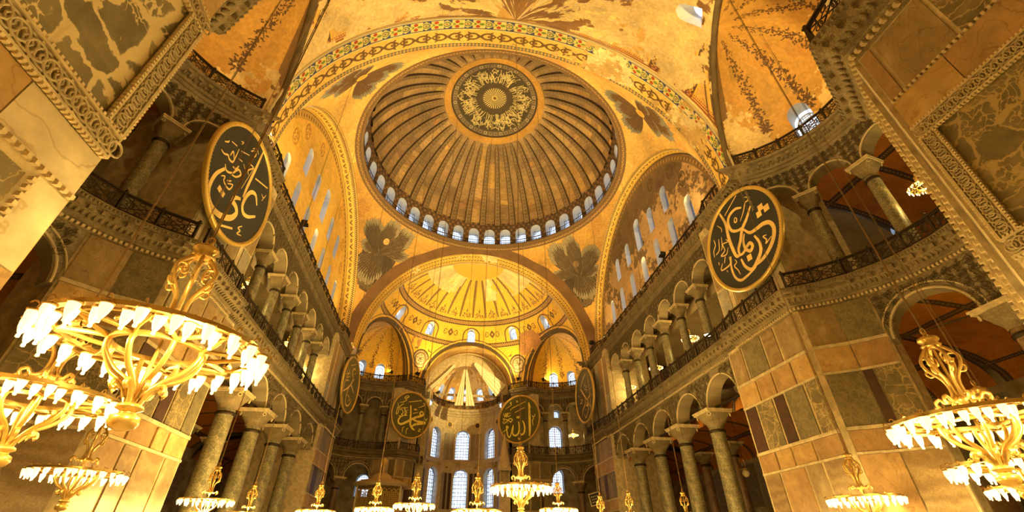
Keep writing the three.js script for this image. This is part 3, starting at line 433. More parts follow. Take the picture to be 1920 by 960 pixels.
const naveLine = (S, x) => [{ x: S.sg * x + (S.sg < 0 ? -S.dx : 0), z: 13.4 }, { x: S.sg * x + (S.sg < 0 ? -S.dx : 0), z: -13.4 }];
function sidePath(S, up) {   // the nave's edge on one side, from the west wall to the apse
  const e = up ? 0.5 * S.sg : 0, w = naveLine(S, up ? XU : XG);
  return [{ x: S.P1.x, z: 40.5 }, S.P1, ...exArc(S.exW), { x: S.Cw.x + e, z: S.Cw.z - 0.15 }, { x: S.Cw.x + e, z: 13.5 }, ...w, { x: S.Ce.x + e, z: -13.5 }, { x: S.Ce.x + e, z: S.Ce.z + 0.15 }, ...exArc(S.exE), S.E1, { x: S.E1.x, z: -36 }, { x: S.sg * 6.15, z: -36 }];
}
const apseArc = arcPts(0, -36, 6, PI * 2, PI, 28);   // from the right jamb round the east to the left jamb
const outline = (up) => { const p = [...sidePath(SIDES[0], up), ...apseArc, ...sidePath(SIDES[1], up).reverse()]; return p; };

// ---------------------------------------------------------------- floor, outer walls, gallery floors and roofs
{
  const f = struct('floor', 'pale worn marble floor of the nave and aisles', 'floor');
  mesh('slab', box(64, 0.4, 92, 0, -0.2, -2), MB.grey, f);
  const hole = (up, grow) => { const h = new THREE.Path(), q = outline(up); q.forEach((p, i) => { const X = p.x * grow, Z = p.z + 0; h[i ? 'lineTo' : 'moveTo'](X, Z); }); h.closePath(); return h; };
  for (const [name, up, y, t, label, m] of [['gallery_floor', false, 13.55, 0.65, 'stone floor of the upper galleries behind the railings', plainStone], ['gallery_roof', true, 24.4, 0.4, 'lead roof over the upper galleries', plainStone]]) {
    const s = new THREE.Shape([[-31, -37.5], [31, -37.5], [31, 41], [-31, 41]].map((p) => new THREE.Vector2(...p))), q = outline(up), h = new THREE.Path();
    q.forEach((p, i) => { const z = max(p.z, -37.45), k = up ? 1.004 : 1.004; h[i ? 'lineTo' : 'moveTo'](p.x * k, max(z, p.z < -36.1 ? -37.4 : z)); }); h.closePath(); s.holes.push(h);
    const g = new THREE.ExtrudeGeometry(s, { depth: t, bevelEnabled: false }); g.rotateX(PI / 2); g.translate(0, y, 0);
    const o = struct(name, label, name === 'gallery_floor' ? 'floor' : 'roof'); mesh('slab', g, m, o);
  }
  for (const S of SIDES) {   // outer walls with the painted vaults of gallery and aisle
    const w = struct('wall_' + (S.sg > 0 ? 'right' : 'left') + '_outer', `outer aisle wall far behind the ${S.word} colonnades`, 'wall'), x = S.sg * 30.4;
    if (S.sg < 0) mesh('wall', box(0.8, 24.4, 79, x, 12.2, 1.8), plainStone, w); else { const r = pierced({ M: (s, t, d) => [30 + d * 0.9, t, s], s0: -37.7, s1: 41.3, lo: 0, hi: 24.4, ns: 20, dt: 6, back: true, ops: [{ c: 16.75, w: 0.85, b: 18.3, t: 22.2 }] }); mesh('wall', r.face, plainStone, w); mesh('window_reveal', r.reveal, whitePlaster, w); }
    for (const [y0, y1, x0] of [[10.1, 12.75, 17.3], [19.6, 23.6, 18]]) {
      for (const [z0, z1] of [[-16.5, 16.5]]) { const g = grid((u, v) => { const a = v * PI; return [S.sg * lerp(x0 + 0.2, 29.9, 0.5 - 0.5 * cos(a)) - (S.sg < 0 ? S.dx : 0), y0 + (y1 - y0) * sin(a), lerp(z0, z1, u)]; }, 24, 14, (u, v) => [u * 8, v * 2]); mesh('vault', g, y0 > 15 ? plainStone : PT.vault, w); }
      for (const q of [1, -1]) { const g = grid((u, v) => { const a = v * PI * 0.5; const z = q * lerp(17, 40, u); return [S.sg * lerp(20.4, 29.9, sin(a)), y1 - (y1 - y0) * (1 - cos(a)), z]; }, 14, 8, (u, v) => [u * 6, v * 2]); mesh('vault', g, PT.vault, w); }
    }
    for (const [y0, y1] of [[0, 5.2], [5.5, 9.8], [14, 19]]) for (let k = 0; k < 12; k++) mesh('panel', box(0.1, y1 - y0 - 0.25, 2.5, S.sg * 29.96, (y0 + y1) / 2, -15.4 + k * 2.8, k * 1.7, k), [MB.grey, MB.book, MB.honey2, MB.green][(k + (y0 > 5 ? 1 : 0)) % 4], w);
  }
  const ew = struct('wall_east_outer', 'east end wall of the aisles with grid windows', 'wall');
  for (const S of SIDES) {
    const r = pierced({ M: (s, t, d) => [s, t, -37.2 - d * 1.1], s0: S.sg > 0 ? 6.2 : -31, s1: S.sg > 0 ? 31 : -6.2, lo: 0, hi: 24.4, dt: 4, ns: 10, ops: S.sg > 0 ? [{ c: 15.4, w: 1.1, b: 16.1, t: 18.5 }, { c: 15.75, w: 0.55, b: 21, t: 21.9, rise: 0.35 }, { c: 15.35, w: 1.0, b: 9.5, t: 12 }] : [{ c: -14.8, w: 1.0, b: 8.6, t: 10.6 }] });
    mesh('wall', r.face, plainStone, ew); mesh('window_reveal', r.reveal, whitePlaster, ew);
  }
  const ww = struct('wall_west', 'west end wall behind the viewer', 'wall'); mesh('wall', box(63, 40, 0.8, 0, 20, 41.3), plainStone, ww);
}

// ---------------------------------------------------------------- windows
let nWin = 0;
const winCache = {};
function archShape(w, h, rise) { const s = new THREE.Shape(); s.moveTo(-w, 0); s.lineTo(-w, h); for (let i = 1; i <= 14; i++) { const a = PI - i / 14 * PI; s.lineTo(w * cos(a), h + rise * sin(a)); } s.lineTo(w, 0); s.closePath(); return s; }
function windowAt(pos, face, w, h, rise, label, { nx = 4, ny = 6, glass = pane, bars = leadMat } = {}) {
  const key = [w, h, rise, nx, ny].map((v) => v.toFixed(2)).join();
  if (!winCache[key]) {
    const sh = archShape(w, h, rise), pg = new THREE.ShapeGeometry(sh, 8), uv = pg.attributes.uv, ps = pg.attributes.position;
    for (let i = 0; i < uv.count; i++) uv.setXY(i, (ps.getX(i) + w) / (2 * w), ps.getY(i) / (h + rise));
    const L = [], th = max(0.035, w * 0.055), topAt = (x) => h + rise * sqrt(max(0, 1 - (x / w) ** 2));
    for (let i = 1; i < nx; i++) { const x = -w + 2 * w * i / nx; L.push(box(th, topAt(x), 0.06, x, topAt(x) / 2, 0)); }
    for (let j = 1; j < ny; j++) { const y = (h + rise) * j / ny, hw = y <= h ? w : w * sqrt(max(0, 1 - ((y - h) / rise) ** 2)); L.push(box(2 * hw, th, 0.06, 0, y, 0)); }
    const outer = archShape(w, h, rise), inner = archShape(w - th * 1.4, h, max(0.05, rise - th * 1.4)); outer.holes.push(new THREE.Path(inner.getPoints()));
    const fr = new THREE.ExtrudeGeometry(outer, { depth: 0.12, bevelEnabled: false }); fr.translate(0, 0, -0.06);
    winCache[key] = [pg, merge([...L, fr])];
  }
  const [pg, bg] = winCache[key], o = new THREE.Group(); o.name = 'window_' + (++nWin); scene.add(o); tag(o, label, 'window', undefined, 'structure');
  o.position.set(...pos); o.rotation.y = face;   // local +z looks into the room
  mesh('pane', pg, glass, o); mesh('lattice', bg, bars, o, [0, 0, 0.03]); return o;
}
windowAt([30.5, 18.3, 16.75], -PI / 2, 0.85, 3.9, 0.85, 'tall bright window glimpsed behind the near right exedra gallery columns', { nx: 2, ny: 4 });
for (const [x, y, w, h, r, l] of [[15.4, 16.1, 1.1, 2.4, 1.1, 'large grid window seen through the right east gallery arch'], [15.75, 21, 0.55, 0.9, 0.35, 'small square-headed grid window high behind the right east gallery'], [15.35, 9.5, 1, 2.5, 1, 'arched grid window seen through the right east ground arch'], [-14.8, 8.6, 1, 2, 1, 'dim arched window behind the left east ground arch']]) windowAt([x, y, -37.9], 0, w, h, r, l, { nx: 6, ny: 9 });

// ---------------------------------------------------------------- main dome
const CAP = acos(7 / RD);
{
  const dome = struct('dome', 'great ribbed dome with forty windows and a calligraphy medallion at its crown', 'dome');
  const M = (s, t, d) => [(RD * cos(t) + d * 1.9) * cos(s), YD + HD * sin(t), (RD * cos(t) + d * 1.9) * sin(s)];
  const ops = []; for (let k = 0; k < 40; k++) ops.push({ c: (k + 0.5) / 40 * TAU, w: 0.052, b: 0.03, t: 0.15, rise: 0.052 });
  const r = pierced({ M, s0: 0, s1: TAU, lo: 0, hi: CAP + 0.02, ops, ns: 80, dt: 0.05, uv: (s, t) => [s / TAU, t / CAP] });
  mesh('shell', r.face, PT.dome, dome); mesh('window_reveal', r.reveal, whitePlaster, dome);
  mesh('medallion', grid((u, v) => { const t = lerp(CAP, PI / 2, v), a = u * TAU, q = RD - 0.04; return [q * cos(t) * cos(a), YD + (HD - 0.04) * sin(t), q * cos(t) * sin(a)]; }, 80, 12, (u, v) => { const t = lerp(CAP, PI / 2, v), a = u * TAU, q = RD * cos(t) / 14; return [0.5 + q * cos(a), 0.5 + q * sin(a)]; }), PT.medal, dome);
  const rim = new THREE.TorusGeometry(6.02, 0.09, 6, 72); mesh('medallion_rim', T(rim, 0, YD + HD * sqrt(1 - (6.02 / RD) ** 2) - 0.05, 0, 0, PI / 2), mat({ color: col(84, 66, 46) }), dome);
  const ribG = (() => {   // one rib along the meridian at angle 0
    const n = 26, X = [[-0.5, 0.02], [-0.5, -0.22], [-0.34, -0.3], [0.34, -0.3], [0.5, -0.22], [0.5, 0.02]], U = [0, 0.08, 0.16, 0.84, 0.92, 1], P = [], Q = [];
    const at = (i, j) => { const t = lerp(0.245, CAP - 0.012, i / n), w = lerp(0.98, 0.46, i / n) * (1 - 0.5 * sst(0.93, 1, i / n)), off = X[j][1] * (1 - 0.6 * sst(0.9, 1, i / n)), rx = (RD + off) * cos(t), y = YD + (HD + off) * sin(t); P.push(rx, y, X[j][0] * w); Q.push(U[j], i / n * 1.6); };
    for (let i = 0; i < n; i++) for (let j = 0; j < 5; j++) { at(i, j); at(i + 1, j); at(i + 1, j + 1); at(i, j); at(i + 1, j + 1); at(i, j + 1); }
    return geoOf(P, Q, 0.5);
  })();
  for (let k = 0; k < 40; k++) mesh('rib', ribG, PT.rib, dome).rotation.y = -k / 40 * TAU;
  for (let k = 0; k < 40; k++) { const a = (k + 0.5) / 40 * TAU, R = RD + 1.05, q = M(a, 0.03, 0)[1]; windowAt([R * cos(a), q, R * sin(a)], atan2(-cos(a), -sin(a)), 0.72, 1.95, 0.72, k === 30 ? 'dome window directly above the crown of the east arch' : `arched grid window at the foot of the dome, number ${k + 1} counted clockwise from the right`, { nx: 4, ny: 6 }); }
  const cor = struct('trim_1', 'ring cornice with guilloche band below the dome windows', 'cornice');
  const prof = [[16.1, 39.86], [15.92, 39.9], [15.8, 40.1], [15.58, 40.2], [15.5, 40.36], [15.28, 40.42], [15.24, 40.62], [15.7, 40.66]];
  mesh('moulding', crease(lathe(prof, 120).toNonIndexed(), 0.5), mat({ color: col(120, 92, 62) }), cor);
  const lg = lathe([[16.04, 39.9], [15.62, 40.2]], 120), uv = lg.attributes.uv; for (let i = 0; i < uv.count; i++) uv.setXY(i, uv.getX(i) * 10, uv.getY(i)); mesh('guilloche_band', lg.translate(0, -0.03, 0), PT.gui, cor);
  const rl = []; for (const [y, t] of [[41.35, 0.05], [40.95, 0.03], [40.72, 0.04]]) rl.push(T(new THREE.TorusGeometry(15.35, t, 5, 120), 0, y, 0, 0, PI / 2)); for (let k = 0; k < 160; k++) { const a = k / 160 * TAU; rl.push(T(new THREE.CylinderGeometry(0.025, 0.025, 0.75, 5), 15.35 * cos(a), 41, 15.35 * sin(a))); }
  const rail = thing('dome_railing', 'dark iron railing on the ring cornice at the foot of the dome', 'railing'); mesh('rail', merge(rl), ironDark, rail);
}

// ---------------------------------------------------------------- pendentives and great arches
const AR = sqrt(RHO * RHO - 16.5 * 16.5);
for (const [sx, sz, m, l] of [[1, 1, PT.pW, 'curved pendentive with winged brown figure beside the near arch, right'], [-1, 1, PT.pW, 'curved pendentive with winged brown figure beside the near arch, left'], [1, -1, PT.pEr, 'far right pendentive with faceless six-winged seraph mosaic'], [-1, -1, PT.pEl, 'far left pendentive with six-winged seraph mosaic showing a face']]) {
  const o = struct('pendentive', l, 'pendentive'), AX = (y) => { const h = sqrt(RHO * RHO - (y - YC) ** 2), a = acos(min(1, 16.5 / h)); return [h, a, PI / 2 - a]; };
  const YV = (v) => { const t0 = Math.asin(0.3 / AR); return v < 0.92 ? YC + AR * sin(lerp(t0, PI / 2, v / 0.92)) : lerp(YC + AR, 40.02, (v - 0.92) / 0.08); };
  mesh('mosaic', grid((u, v) => { const y = YV(v), [h, a, b] = AX(y), t = lerp(a, b, u); return [sx * h * cos(t), y, sz * h * sin(t)]; }, 26, 50, (u, v) => { const y = YV(v), [, a, b] = AX(y); return [lerp(a, b, u) / (PI / 2), (y - 24) / 16.5]; }), m, o);
}
for (const sz of [1, -1]) {
  const o = struct('great_arch', sz > 0 ? 'broad near arch painted with scrolls and coloured tile bands' : 'broad far arch with gold patterned soffit before the east half dome', 'arch');
  mesh('soffit', grid((u, v) => { const a = u * PI, r = lerp(AR, SR, v); return [r * cos(a), YC + 0.3 * v + r * sin(a), sz * lerp(16.48, SZ, v)]; }, 72, 4, (u, v) => [u, v]), sz > 0 ? PT.archW : PT.archE, o);
  const ring = new THREE.TorusGeometry(SR - 0.02, 0.1, 6, 72, PI); mesh('edge_moulding', T(ring, 0, C2, sz * (SZ + 0.03)), paleStone, o);
}
// side arches and tympanum walls
for (const S of SIDES) {
  const o = struct('wall_' + S.word + '_tympanum', S.sg > 0 ? 'worn brown tympanum wall with slender windows under the right side arch' : 'bright yellow tympanum wall with slender windows under the left side arch', 'wall'), X = (x) => S.sg * x - (S.sg < 0 ? S.dx : 0), xt = 17.5;
  mesh('arch_soffit', grid((u, v) => { const a = u * PI, r = lerp(AR, AR - 0.25, v); return [lerp(S.sg * 16.46, X(xt + 0.03), v), YC + r * sin(a), r * cos(a)]; }, 72, 3, (u, v) => [u, 1 - v]), PT.sideArch, o);
  const ops = []; for (let k = -3; k <= 3; k++) ops.push({ c: k * 3.45, w: 0.56, b: 26.4, t: 28.9 }); for (let k = -2; k <= 2; k++) ops.push({ c: k * 3.45, w: k ? 0.6 : 0.72, b: 30.7, t: k ? 33.2 : 34.2 });
  const r = pierced({ M: (s, t, d) => [X(xt + d * 1.1), t, s], s0: -15.75, s1: 15.75, lo: 23.8, hi: (s) => YC + sqrt(max(0, 15.75 ** 2 - s * s)), ops, ns: 40, dt: 2, uv: (s, t) => [0.5 + s / 32 * S.sg * 1, (t - 23.7) / 16] });
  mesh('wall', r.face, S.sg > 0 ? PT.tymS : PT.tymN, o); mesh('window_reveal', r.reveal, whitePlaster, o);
  const ordn = ['nearest', 'second', 'third', 'middle', 'third last', 'second last', 'farthest'];
  ops.forEach((p, i) => { const n = i < 7 ? 6 - i : 11 - i, row = i < 7 ? 'lower' : 'upper', nm = i < 7 ? ordn[n] : ['nearest', 'second', 'middle', 'second last', 'farthest'][n]; windowAt([X(xt + 0.75), p.b, p.c], S.sg > 0 ? -PI / 2 : PI / 2, p.w, p.t - p.b, p.w, `${nm} window of the ${row} row in the ${S.sg > 0 ? 'brown right' : 'yellow left'} tympanum`, { nx: 4, ny: 9 }); });
}

// ---------------------------------------------------------------- half domes, conches, apse
function halfDome(sz) {
  const o = struct('half_dome', sz < 0 ? 'golden far half dome with radiating stripes and five windows' : 'worn near half dome above the viewer with peeling plaster', 'half dome');
  const planes = SIDES.flatMap((S) => { const [a, b] = sz < 0 ? [S.Ce, S.E2] : [S.Cw, S.P2]; const f = atan2((a.x + b.x) / 2, ((a.z + b.z) / 2 - sz * SZ) * sz), d = abs((b.x - a.x) * (a.z - sz * SZ) - a.x * (b.z - a.z)) / Math.hypot(b.x - a.x, b.z - a.z); return [[f, min(d, 13.94)]]; });
  planes.push([0, 13.67]);
  const lo = (s) => { let t = 0; for (const [f, d] of planes) { const q = d / (SR * cos(s - f)); if (cos(s - f) > 0 && q < 1) t = max(t, acos(q)); } return t; };
  const M = (s, t, d) => [(SR * cos(t) + d * 1.2) * sin(s), C2 + SR * sin(t), sz * (SZ + (SR * cos(t) + d * 1.2) * cos(s))];
  const ops = [-64, -33, 0, 33, 64].map((a) => ({ c: a * D2R, w: 0.05, b: 30.6 * D2R, t: 36.2 * D2R, rise: 2.9 * D2R }));
  const r = pierced({ M, s0: -PI / 2, s1: PI / 2, lo, hi: PI / 2 - 0.002, ops, ns: 96, dt: 0.06, uv: (s, t) => [0.5 + s / PI, t / (PI / 2)] });
  mesh('shell', r.face, sz < 0 ? PT.semiE : PT.semiW, o); mesh('window_reveal', r.reveal, whitePlaster, o);
  ops.forEach((p, i) => { const P = M(p.c, p.b, 0.55); windowAt(P, sz < 0 ? -p.c : PI + p.c, 0.62, 1.15, 0.55, `${['leftmost', 'second from left', 'central', 'fourth from left', 'rightmost'][sz < 0 ? i : 4 - i]} window in the base of the ${sz < 0 ? 'far golden' : 'near worn'} half dome`, { nx: 4, ny: 5 }); });
  if (sz < 0) { const st = mesh('crown_disc', grid((u, v) => { const t = lerp(75 * D2R, PI / 2, v), s = (u - 0.5) * PI; return [(SR - 0.02) * cos(t) * sin(s), C2 + (SR - 0.02) * sin(t), sz * (SZ + (SR - 0.02) * cos(t) * cos(s))]; }, 30, 4), mat({ color: col(232, 176, 60), roughness: 0.5 }), o); }
  return planes;
}
const planesE = halfDome(-1), planesW = halfDome(1);
for (const S of SIDES) for (const sz of [-1, 1]) {
  const [f, d] = (sz < 0 ? planesE : planesW)[S.sg > 0 ? 0 : 1], rc = sqrt(SR * SR - d * d), cx = d * sin(f), cz = sz * (SZ + d * cos(f)), n = [sin(f), sz * cos(f)], e = [cos(f), -sz * sin(f)];
  const o = struct('conch', sz < 0 ? `golden shell vault over the far ${S.word} exedra` : `worn orange shell vault over the near ${S.word} exedra`, 'vault');
  const M = (s, t, dd) => { const q = rc * cos(t) + dd * 1.1; return [cx + q * (cos(s) * n[0] + sin(s) * e[0]), C2 + rc * sin(t), cz + q * (cos(s) * n[1] + sin(s) * e[1])]; };
  const ops = (sz < 0 ? [-52, -26, 0, 26, 52] : S.sg > 0 ? [47] : []).map((a) => ({ c: a * D2R, w: 0.105, b: 0.07, t: 0.31, rise: 0.1 }));
  const r = pierced({ M, s0: -PI / 2, s1: PI / 2, lo: 0, hi: PI / 2 - 0.002, ops, ns: 40, dt: 0.1, uv: (s, t) => [0.5 + s / PI, t / (PI / 2)] });
  mesh('shell', r.face, sz < 0 ? PT.conchE : PT.conchW, o); if (r.reveal) mesh('window_reveal', r.reveal, whitePlaster, o); mesh('leak_skirt', grid((u, v) => { const p = M((u - 0.5) * PI * 1.02, 0, 0.45); return [p[0], lerp(23.2, 24.02, v), p[2]]; }, 30, 1), plainStone, o);  // lower strip is an added hidden skirt that stops sky light leaking in
  const ring = []; for (let i = 0; i <= 40; i++) { const a = i / 40 * PI; ring.push([cx + (rc + 0.02) * cos(a) * e[0] - n[0] * 0.02, C2 + (rc + 0.02) * sin(a), cz + (rc + 0.02) * cos(a) * e[1] - n[1] * 0.02]); } mesh('arch_moulding', tube(ring, sz < 0 ? 0.14 : 0.22, 60, 6), mat({ map: rep(agedTex, 10, 1), roughness: 0.8, color: col(170, 156, 132) }), o);
  ops.forEach((p, i) => { const P = M(p.c, p.b, 0.6), q = [cos(p.c) * n[0] + sin(p.c) * e[0], cos(p.c) * n[1] + sin(p.c) * e[1]]; windowAt(P, atan2(-q[0], -q[1]), 0.6, 1.4, 0.55, `${['first', 'second', 'third', 'fourth', 'fifth'][i]} window in the foot of the ${sz < 0 ? 'far' : 'near'} ${S.word} conch`, { nx: sz < 0 ? 4 : 8, ny: sz < 0 ? 6 : 9, bars: sz < 0 ? leadMat : whitePlaster }); });
}
{
  const o = struct('apse', 'rounded east apse with two tiers of coloured windows and marble panels', 'apse');
  const M = (s, t, d) => { const q = 6 + d * 0.9; return [q * sin(s), t, -36 - q * cos(s)]; }, ops = [];
  for (const a of [-51, 0, 51]) { ops.push({ c: a * D2R, w: 0.2, b: 14.7, t: 18.2, rise: 1.2 }, { c: a * D2R, w: 0.2, b: 7.6, t: 12, rise: 1.2 }); }
  const r = pierced({ M, s0: -PI / 2, s1: PI / 2, lo: 0, hi: 22.1, ops, ns: 44, dt: 2, uv: (s, t) => [s * 6, t], back: true });
  mesh('wall', r.face, paleStone, o); mesh('window_reveal', r.reveal, whitePlaster, o);
  ops.forEach((p, i) => { const P = M(p.c, p.b, 0.6); windowAt(P, -p.c, 1.2, p.t - p.b, 1.2, `${['left', 'central', 'right'][i >> 1]} coloured glass window in the ${i % 2 ? 'lower' : 'upper'} tier of the apse`, { nx: 5, ny: 10, glass: stained }); });
  for (const p of ops) {   // pale arched surrounds
    const L = []; for (let i = 0; i <= 24; i++) { const a = PI - i / 24 * PI; L.push(M(p.c + p.w * 1.12 * cos(a), p.t + 1.34 * sin(a), -0.06)); } L.unshift(M(p.c - p.w * 1.12, p.b, -0.06)); L.push(M(p.c + p.w * 1.12, p.b, -0.06)); mesh('window_surround', tube(L, 0.17, 40, 5), MB.cream, o);
  }
  const pan = (a, y0, y1, w, m) => { const P = M(a, (y0 + y1) / 2, -0.04), b = mesh('panel', box(w, y1 - y0, 0.1, 0, 0, 0, a * 9, y0), m, o, P); b.rotation.y = -a; };
  for (const a of [-80, -22.5, 22.5, 80]) for (const [y0, y1, m] of [[1, 6.8, MB.grey], [7.4, 12.6, MB.porph], [14.6, 18.8, MB.streak]]) pan(a * D2R, y0, y1, abs(a) > 60 ? 1.1 : 1.7, m);
  for (const a of [-29, -22, 22, 29]) for (const [y0, y1] of [[7.4, 12.6], [14.6, 18.8]]) pan(a * D2R, y0, y1, 0.5, MB.grey);
  for (const a of [-68, -24, 24, 68]) for (const y of [13.7, 20.2]) { const P = M(a * D2R, y, -0.05), g = mesh('roundel', new THREE.TorusGeometry(0.46, 0.1, 8, 24), gilt, o, P); g.rotation.y = -a * D2R; mesh('roundel_disc', new THREE.CircleGeometry(0.42, 24), MB.porph, o, M(a * D2R, y, -0.03)).rotation.y = -a * D2R; }
  const ap = [...apseArc];
  mesh('cornice', sweep(ap, [[0, 21.6], [0.1, 21.65], [0.12, 21.95], [0.3, 22.1], [0.34, 22.4], [0.5, 22.5], [0.55, 22.85], [0, 22.95]], 1), paleStone, o);
  mesh('string_course', sweep(ap, [[0, 13.95], [0.16, 14.0], [0.16, 14.3], [0, 14.35]], 1), MB.cream, o);
  const c = struct('conch', 'pale gold shell vault over the apse with five little windows', 'vault');
  const MC = (s, t, d) => { const q = 6 * cos(t) + d; return [q * sin(s), 22.9 + 6 * sin(t), -36 - q * cos(s)]; }, oc = [-56, -28, 0, 28, 56].map((a) => ({ c: a * D2R, w: 0.11, b: 0.26, t: 0.52, rise: 0.11 }));
  const q = pierced({ M: MC, s0: -PI / 2, s1: PI / 2, lo: 0, hi: PI / 2 - 0.002, ops: oc, ns: 36, dt: 0.1, uv: (s, t) => [0.5 + s / PI, t / (PI / 2)] });
  mesh('shell', q.face, PT.apse, c); mesh('window_reveal', q.reveal, whitePlaster, c);
  oc.forEach((p, i) => windowAt(MC(p.c, p.b, 0.5), -p.c, 0.55, 1.2, 0.5, `${['leftmost', 'second', 'middle', 'fourth', 'rightmost'][i]} little window in the apse vault`, { nx: 4, ny: 5 }));
  // the bay before the apse: side walls, barrel vault and the wall ring round the apse mouth
  const b = struct('apse_bay', 'barrel vaulted bay framing the mouth of the apse', 'vault');
  mesh('barrel', grid((u, v) => { const a = u * PI; return [7.3 * cos(a), C2 + 7.3 * sin(a), lerp(-32.66, -36, v)]; }, 40, 3, (u, v) => [u * 4, v]), PT.bay, b);
  for (const [r0, z, m] of [[7.28, -32.7, PT.archE], [6.9, -35.2, paleStone]]) mesh('arch_moulding', T(new THREE.TorusGeometry(r0, 0.12, 6, 60, PI), 0, C2, z), m, b);
  const sh = new THREE.Shape(); sh.moveTo(-7.35, 0); sh.lineTo(-7.35, C2); for (let i = 0; i <= 30; i++) { const a = PI - i / 30 * PI; sh.lineTo(7.35 * cos(a), C2 + 7.35 * sin(a)); } sh.lineTo(7.35, 0); sh.lineTo(6, 0); sh.lineTo(6, 22.9); for (let i = 0; i <= 30; i++) { const a = i / 30 * PI; sh.lineTo(6 * cos(a), 22.9 + 6 * sin(a)); } sh.lineTo(-6, 0); sh.closePath();
  const eg = new THREE.ExtrudeGeometry(sh, { depth: 0.5, bevelEnabled: false }); mesh('apse_front', T(eg, 0, 0, -36.45), paleStone, b);
  for (const s of [-1, 1]) mesh('side_wall', box(0.5, 24, 3.4, s * 7.55, 12, -34.4), paleStone, b);
}
// ---------------------------------------------------------------- columns
const colGeo = {};
function columnGeo(h, r, ch, base) {
  const key = [h, r, ch].join();
  if (colGeo[key]) return colGeo[key];
  const bh = base, sh = h - ch - bh, n = 14;
  const shaft = lathe([[r * 1.12, 0], [r * 1.12, 0.12], [r * 1.03, 0.22], [r, 0.6], [r * 0.985, sh * 0.5], [r * 0.9, sh - 0.45], [r * 0.9, sh - 0.38], [r * 1.02, sh - 0.34], [r * 1.04, sh - 0.24], [r * 0.95, sh - 0.2], [r * 0.93, sh]], 22), uv = shaft.attributes.uv, ps = shaft.attributes.position;
  for (let i = 0; i < uv.count; i++) uv.setXY(i, uv.getX(i) * TAU * r, ps.getY(i));
  shaft.translate(0, bh, 0);
  const collar = lathe([[r * 0.94, sh - 0.4], [r * 1.06, sh - 0.36], [r * 1.08, sh - 0.24], [r * 0.96, sh - 0.18]], 22).translate(0, bh, 0);
  const bs = merge([box(r * 2.9, bh * 0.4, r * 2.9, 0, bh * 0.2, 0), lathe([[r * 1.42, bh * 0.4], [r * 1.5, bh * 0.52], [r * 1.42, bh * 0.64], [r * 1.22, bh * 0.7], [r * 1.24, bh * 0.84], [r * 1.32, bh * 0.92], [r * 1.15, bh]], 22)]);
  const W = r * 1.78, bowl = grid((u, v) => { const a = u * TAU, ex = lerp(2, 7, sst(0.2, 0.95, v)), c = cos(a), s = sin(a), k = Math.pow(Math.pow(abs(c), ex) + Math.pow(abs(s), ex), -1 / ex), R = lerp(r * 0.98, W * 0.93, Math.pow(v, 1.5) * 0.7 + v * 0.3) + (0.045 * abs(sin(a * 6)) + 0.03 * sin(v * 18)) * r * 1.1 * sin(v * PI); return [R * k * c, bh + sh + v * ch * 0.8, R * k * s]; }, 48, 10, (u, v) => [u * TAU * r * 1.2, v * ch]);
  const vol = []; for (const i of [1, -1]) for (const j of [1, -1]) vol.push(T(new THREE.TorusGeometry(r * 0.2, r * 0.09, 6, 12), i * W * 0.83, bh + sh + ch * 0.68, j * W * 0.83, atan2(i, j)));
  const abacus = merge([box(W * 2.02, ch * 0.12, W * 2.02, 0, bh + sh + ch * 0.86, 0), box(W * 2.14, ch * 0.09, W * 2.14, 0, bh + sh + ch * 0.955, 0)]);
  return colGeo[key] = [bs, shaft, collar, bowl, merge(vol), abacus];
}
function column(label, group, x, y, z, h, r, ch, shaftMat, turn = 0, base = 0.55) {
  const [b, s, k, bo, vo, ab] = columnGeo(h, r, ch, base), o = thing('column', label, 'column', group, [x, y, z]); o.rotation.y = turn;
  mesh('base', b, MB.cream, o); mesh('shaft', s, shaftMat, o); mesh('collar', k, iron, o); const c = mesh('capital', bo, carvedFine, o); mesh('volutes', vo, paleStone, c); mesh('abacus', ab, paleStone, c); return o;
}
const shaftGreen = stoneMat(breccia([94, 90, 72], [128, 118, 90], [178, 164, 124], 0.08), 1 / 1.3, { roughness: 0.35 }), shaftPorph = stoneMat(breccia([106, 80, 62], [124, 96, 72], [160, 132, 100], 0.06), 1 / 1.3, { roughness: 0.35 });

// ---------------------------------------------------------------- carved relief: leafy scrolls standing off the stone
const scrollMotif = (() => { const L = [T(new THREE.TorusGeometry(0.205, 0.032, 4, 13, 5.2), 0, 0, 0.02), T(new THREE.TorusGeometry(0.1, 0.026, 4, 9, 4.6), 0.02, 0.01, 0.025)]; const leafs = (n, r, a, b, t0) => { for (let k = 0; k < n; k++) { const t = k / n * TAU + t0, g = new THREE.OctahedronGeometry(1, 0); g.scale(a, b, 0.04); L.push(T(g, r * cos(t), r * sin(t), 0.02, 0, 0, t + 0.7)); } }; leafs(7, 0.2, 0.105, 0.042, 0); leafs(4, 0.06, 0.05, 0.03, 0.4); leafs(4, 0.29, 0.08, 0.04, 0.78); const g = merge(L); g.scale(1, 1, 2.2); g.computeVertexNormals(); return g; })();
const leafGeo = (() => { const g = new THREE.SphereGeometry(1, 6, 4); g.scale(0.085, 0.15, 0.06); return g; })();
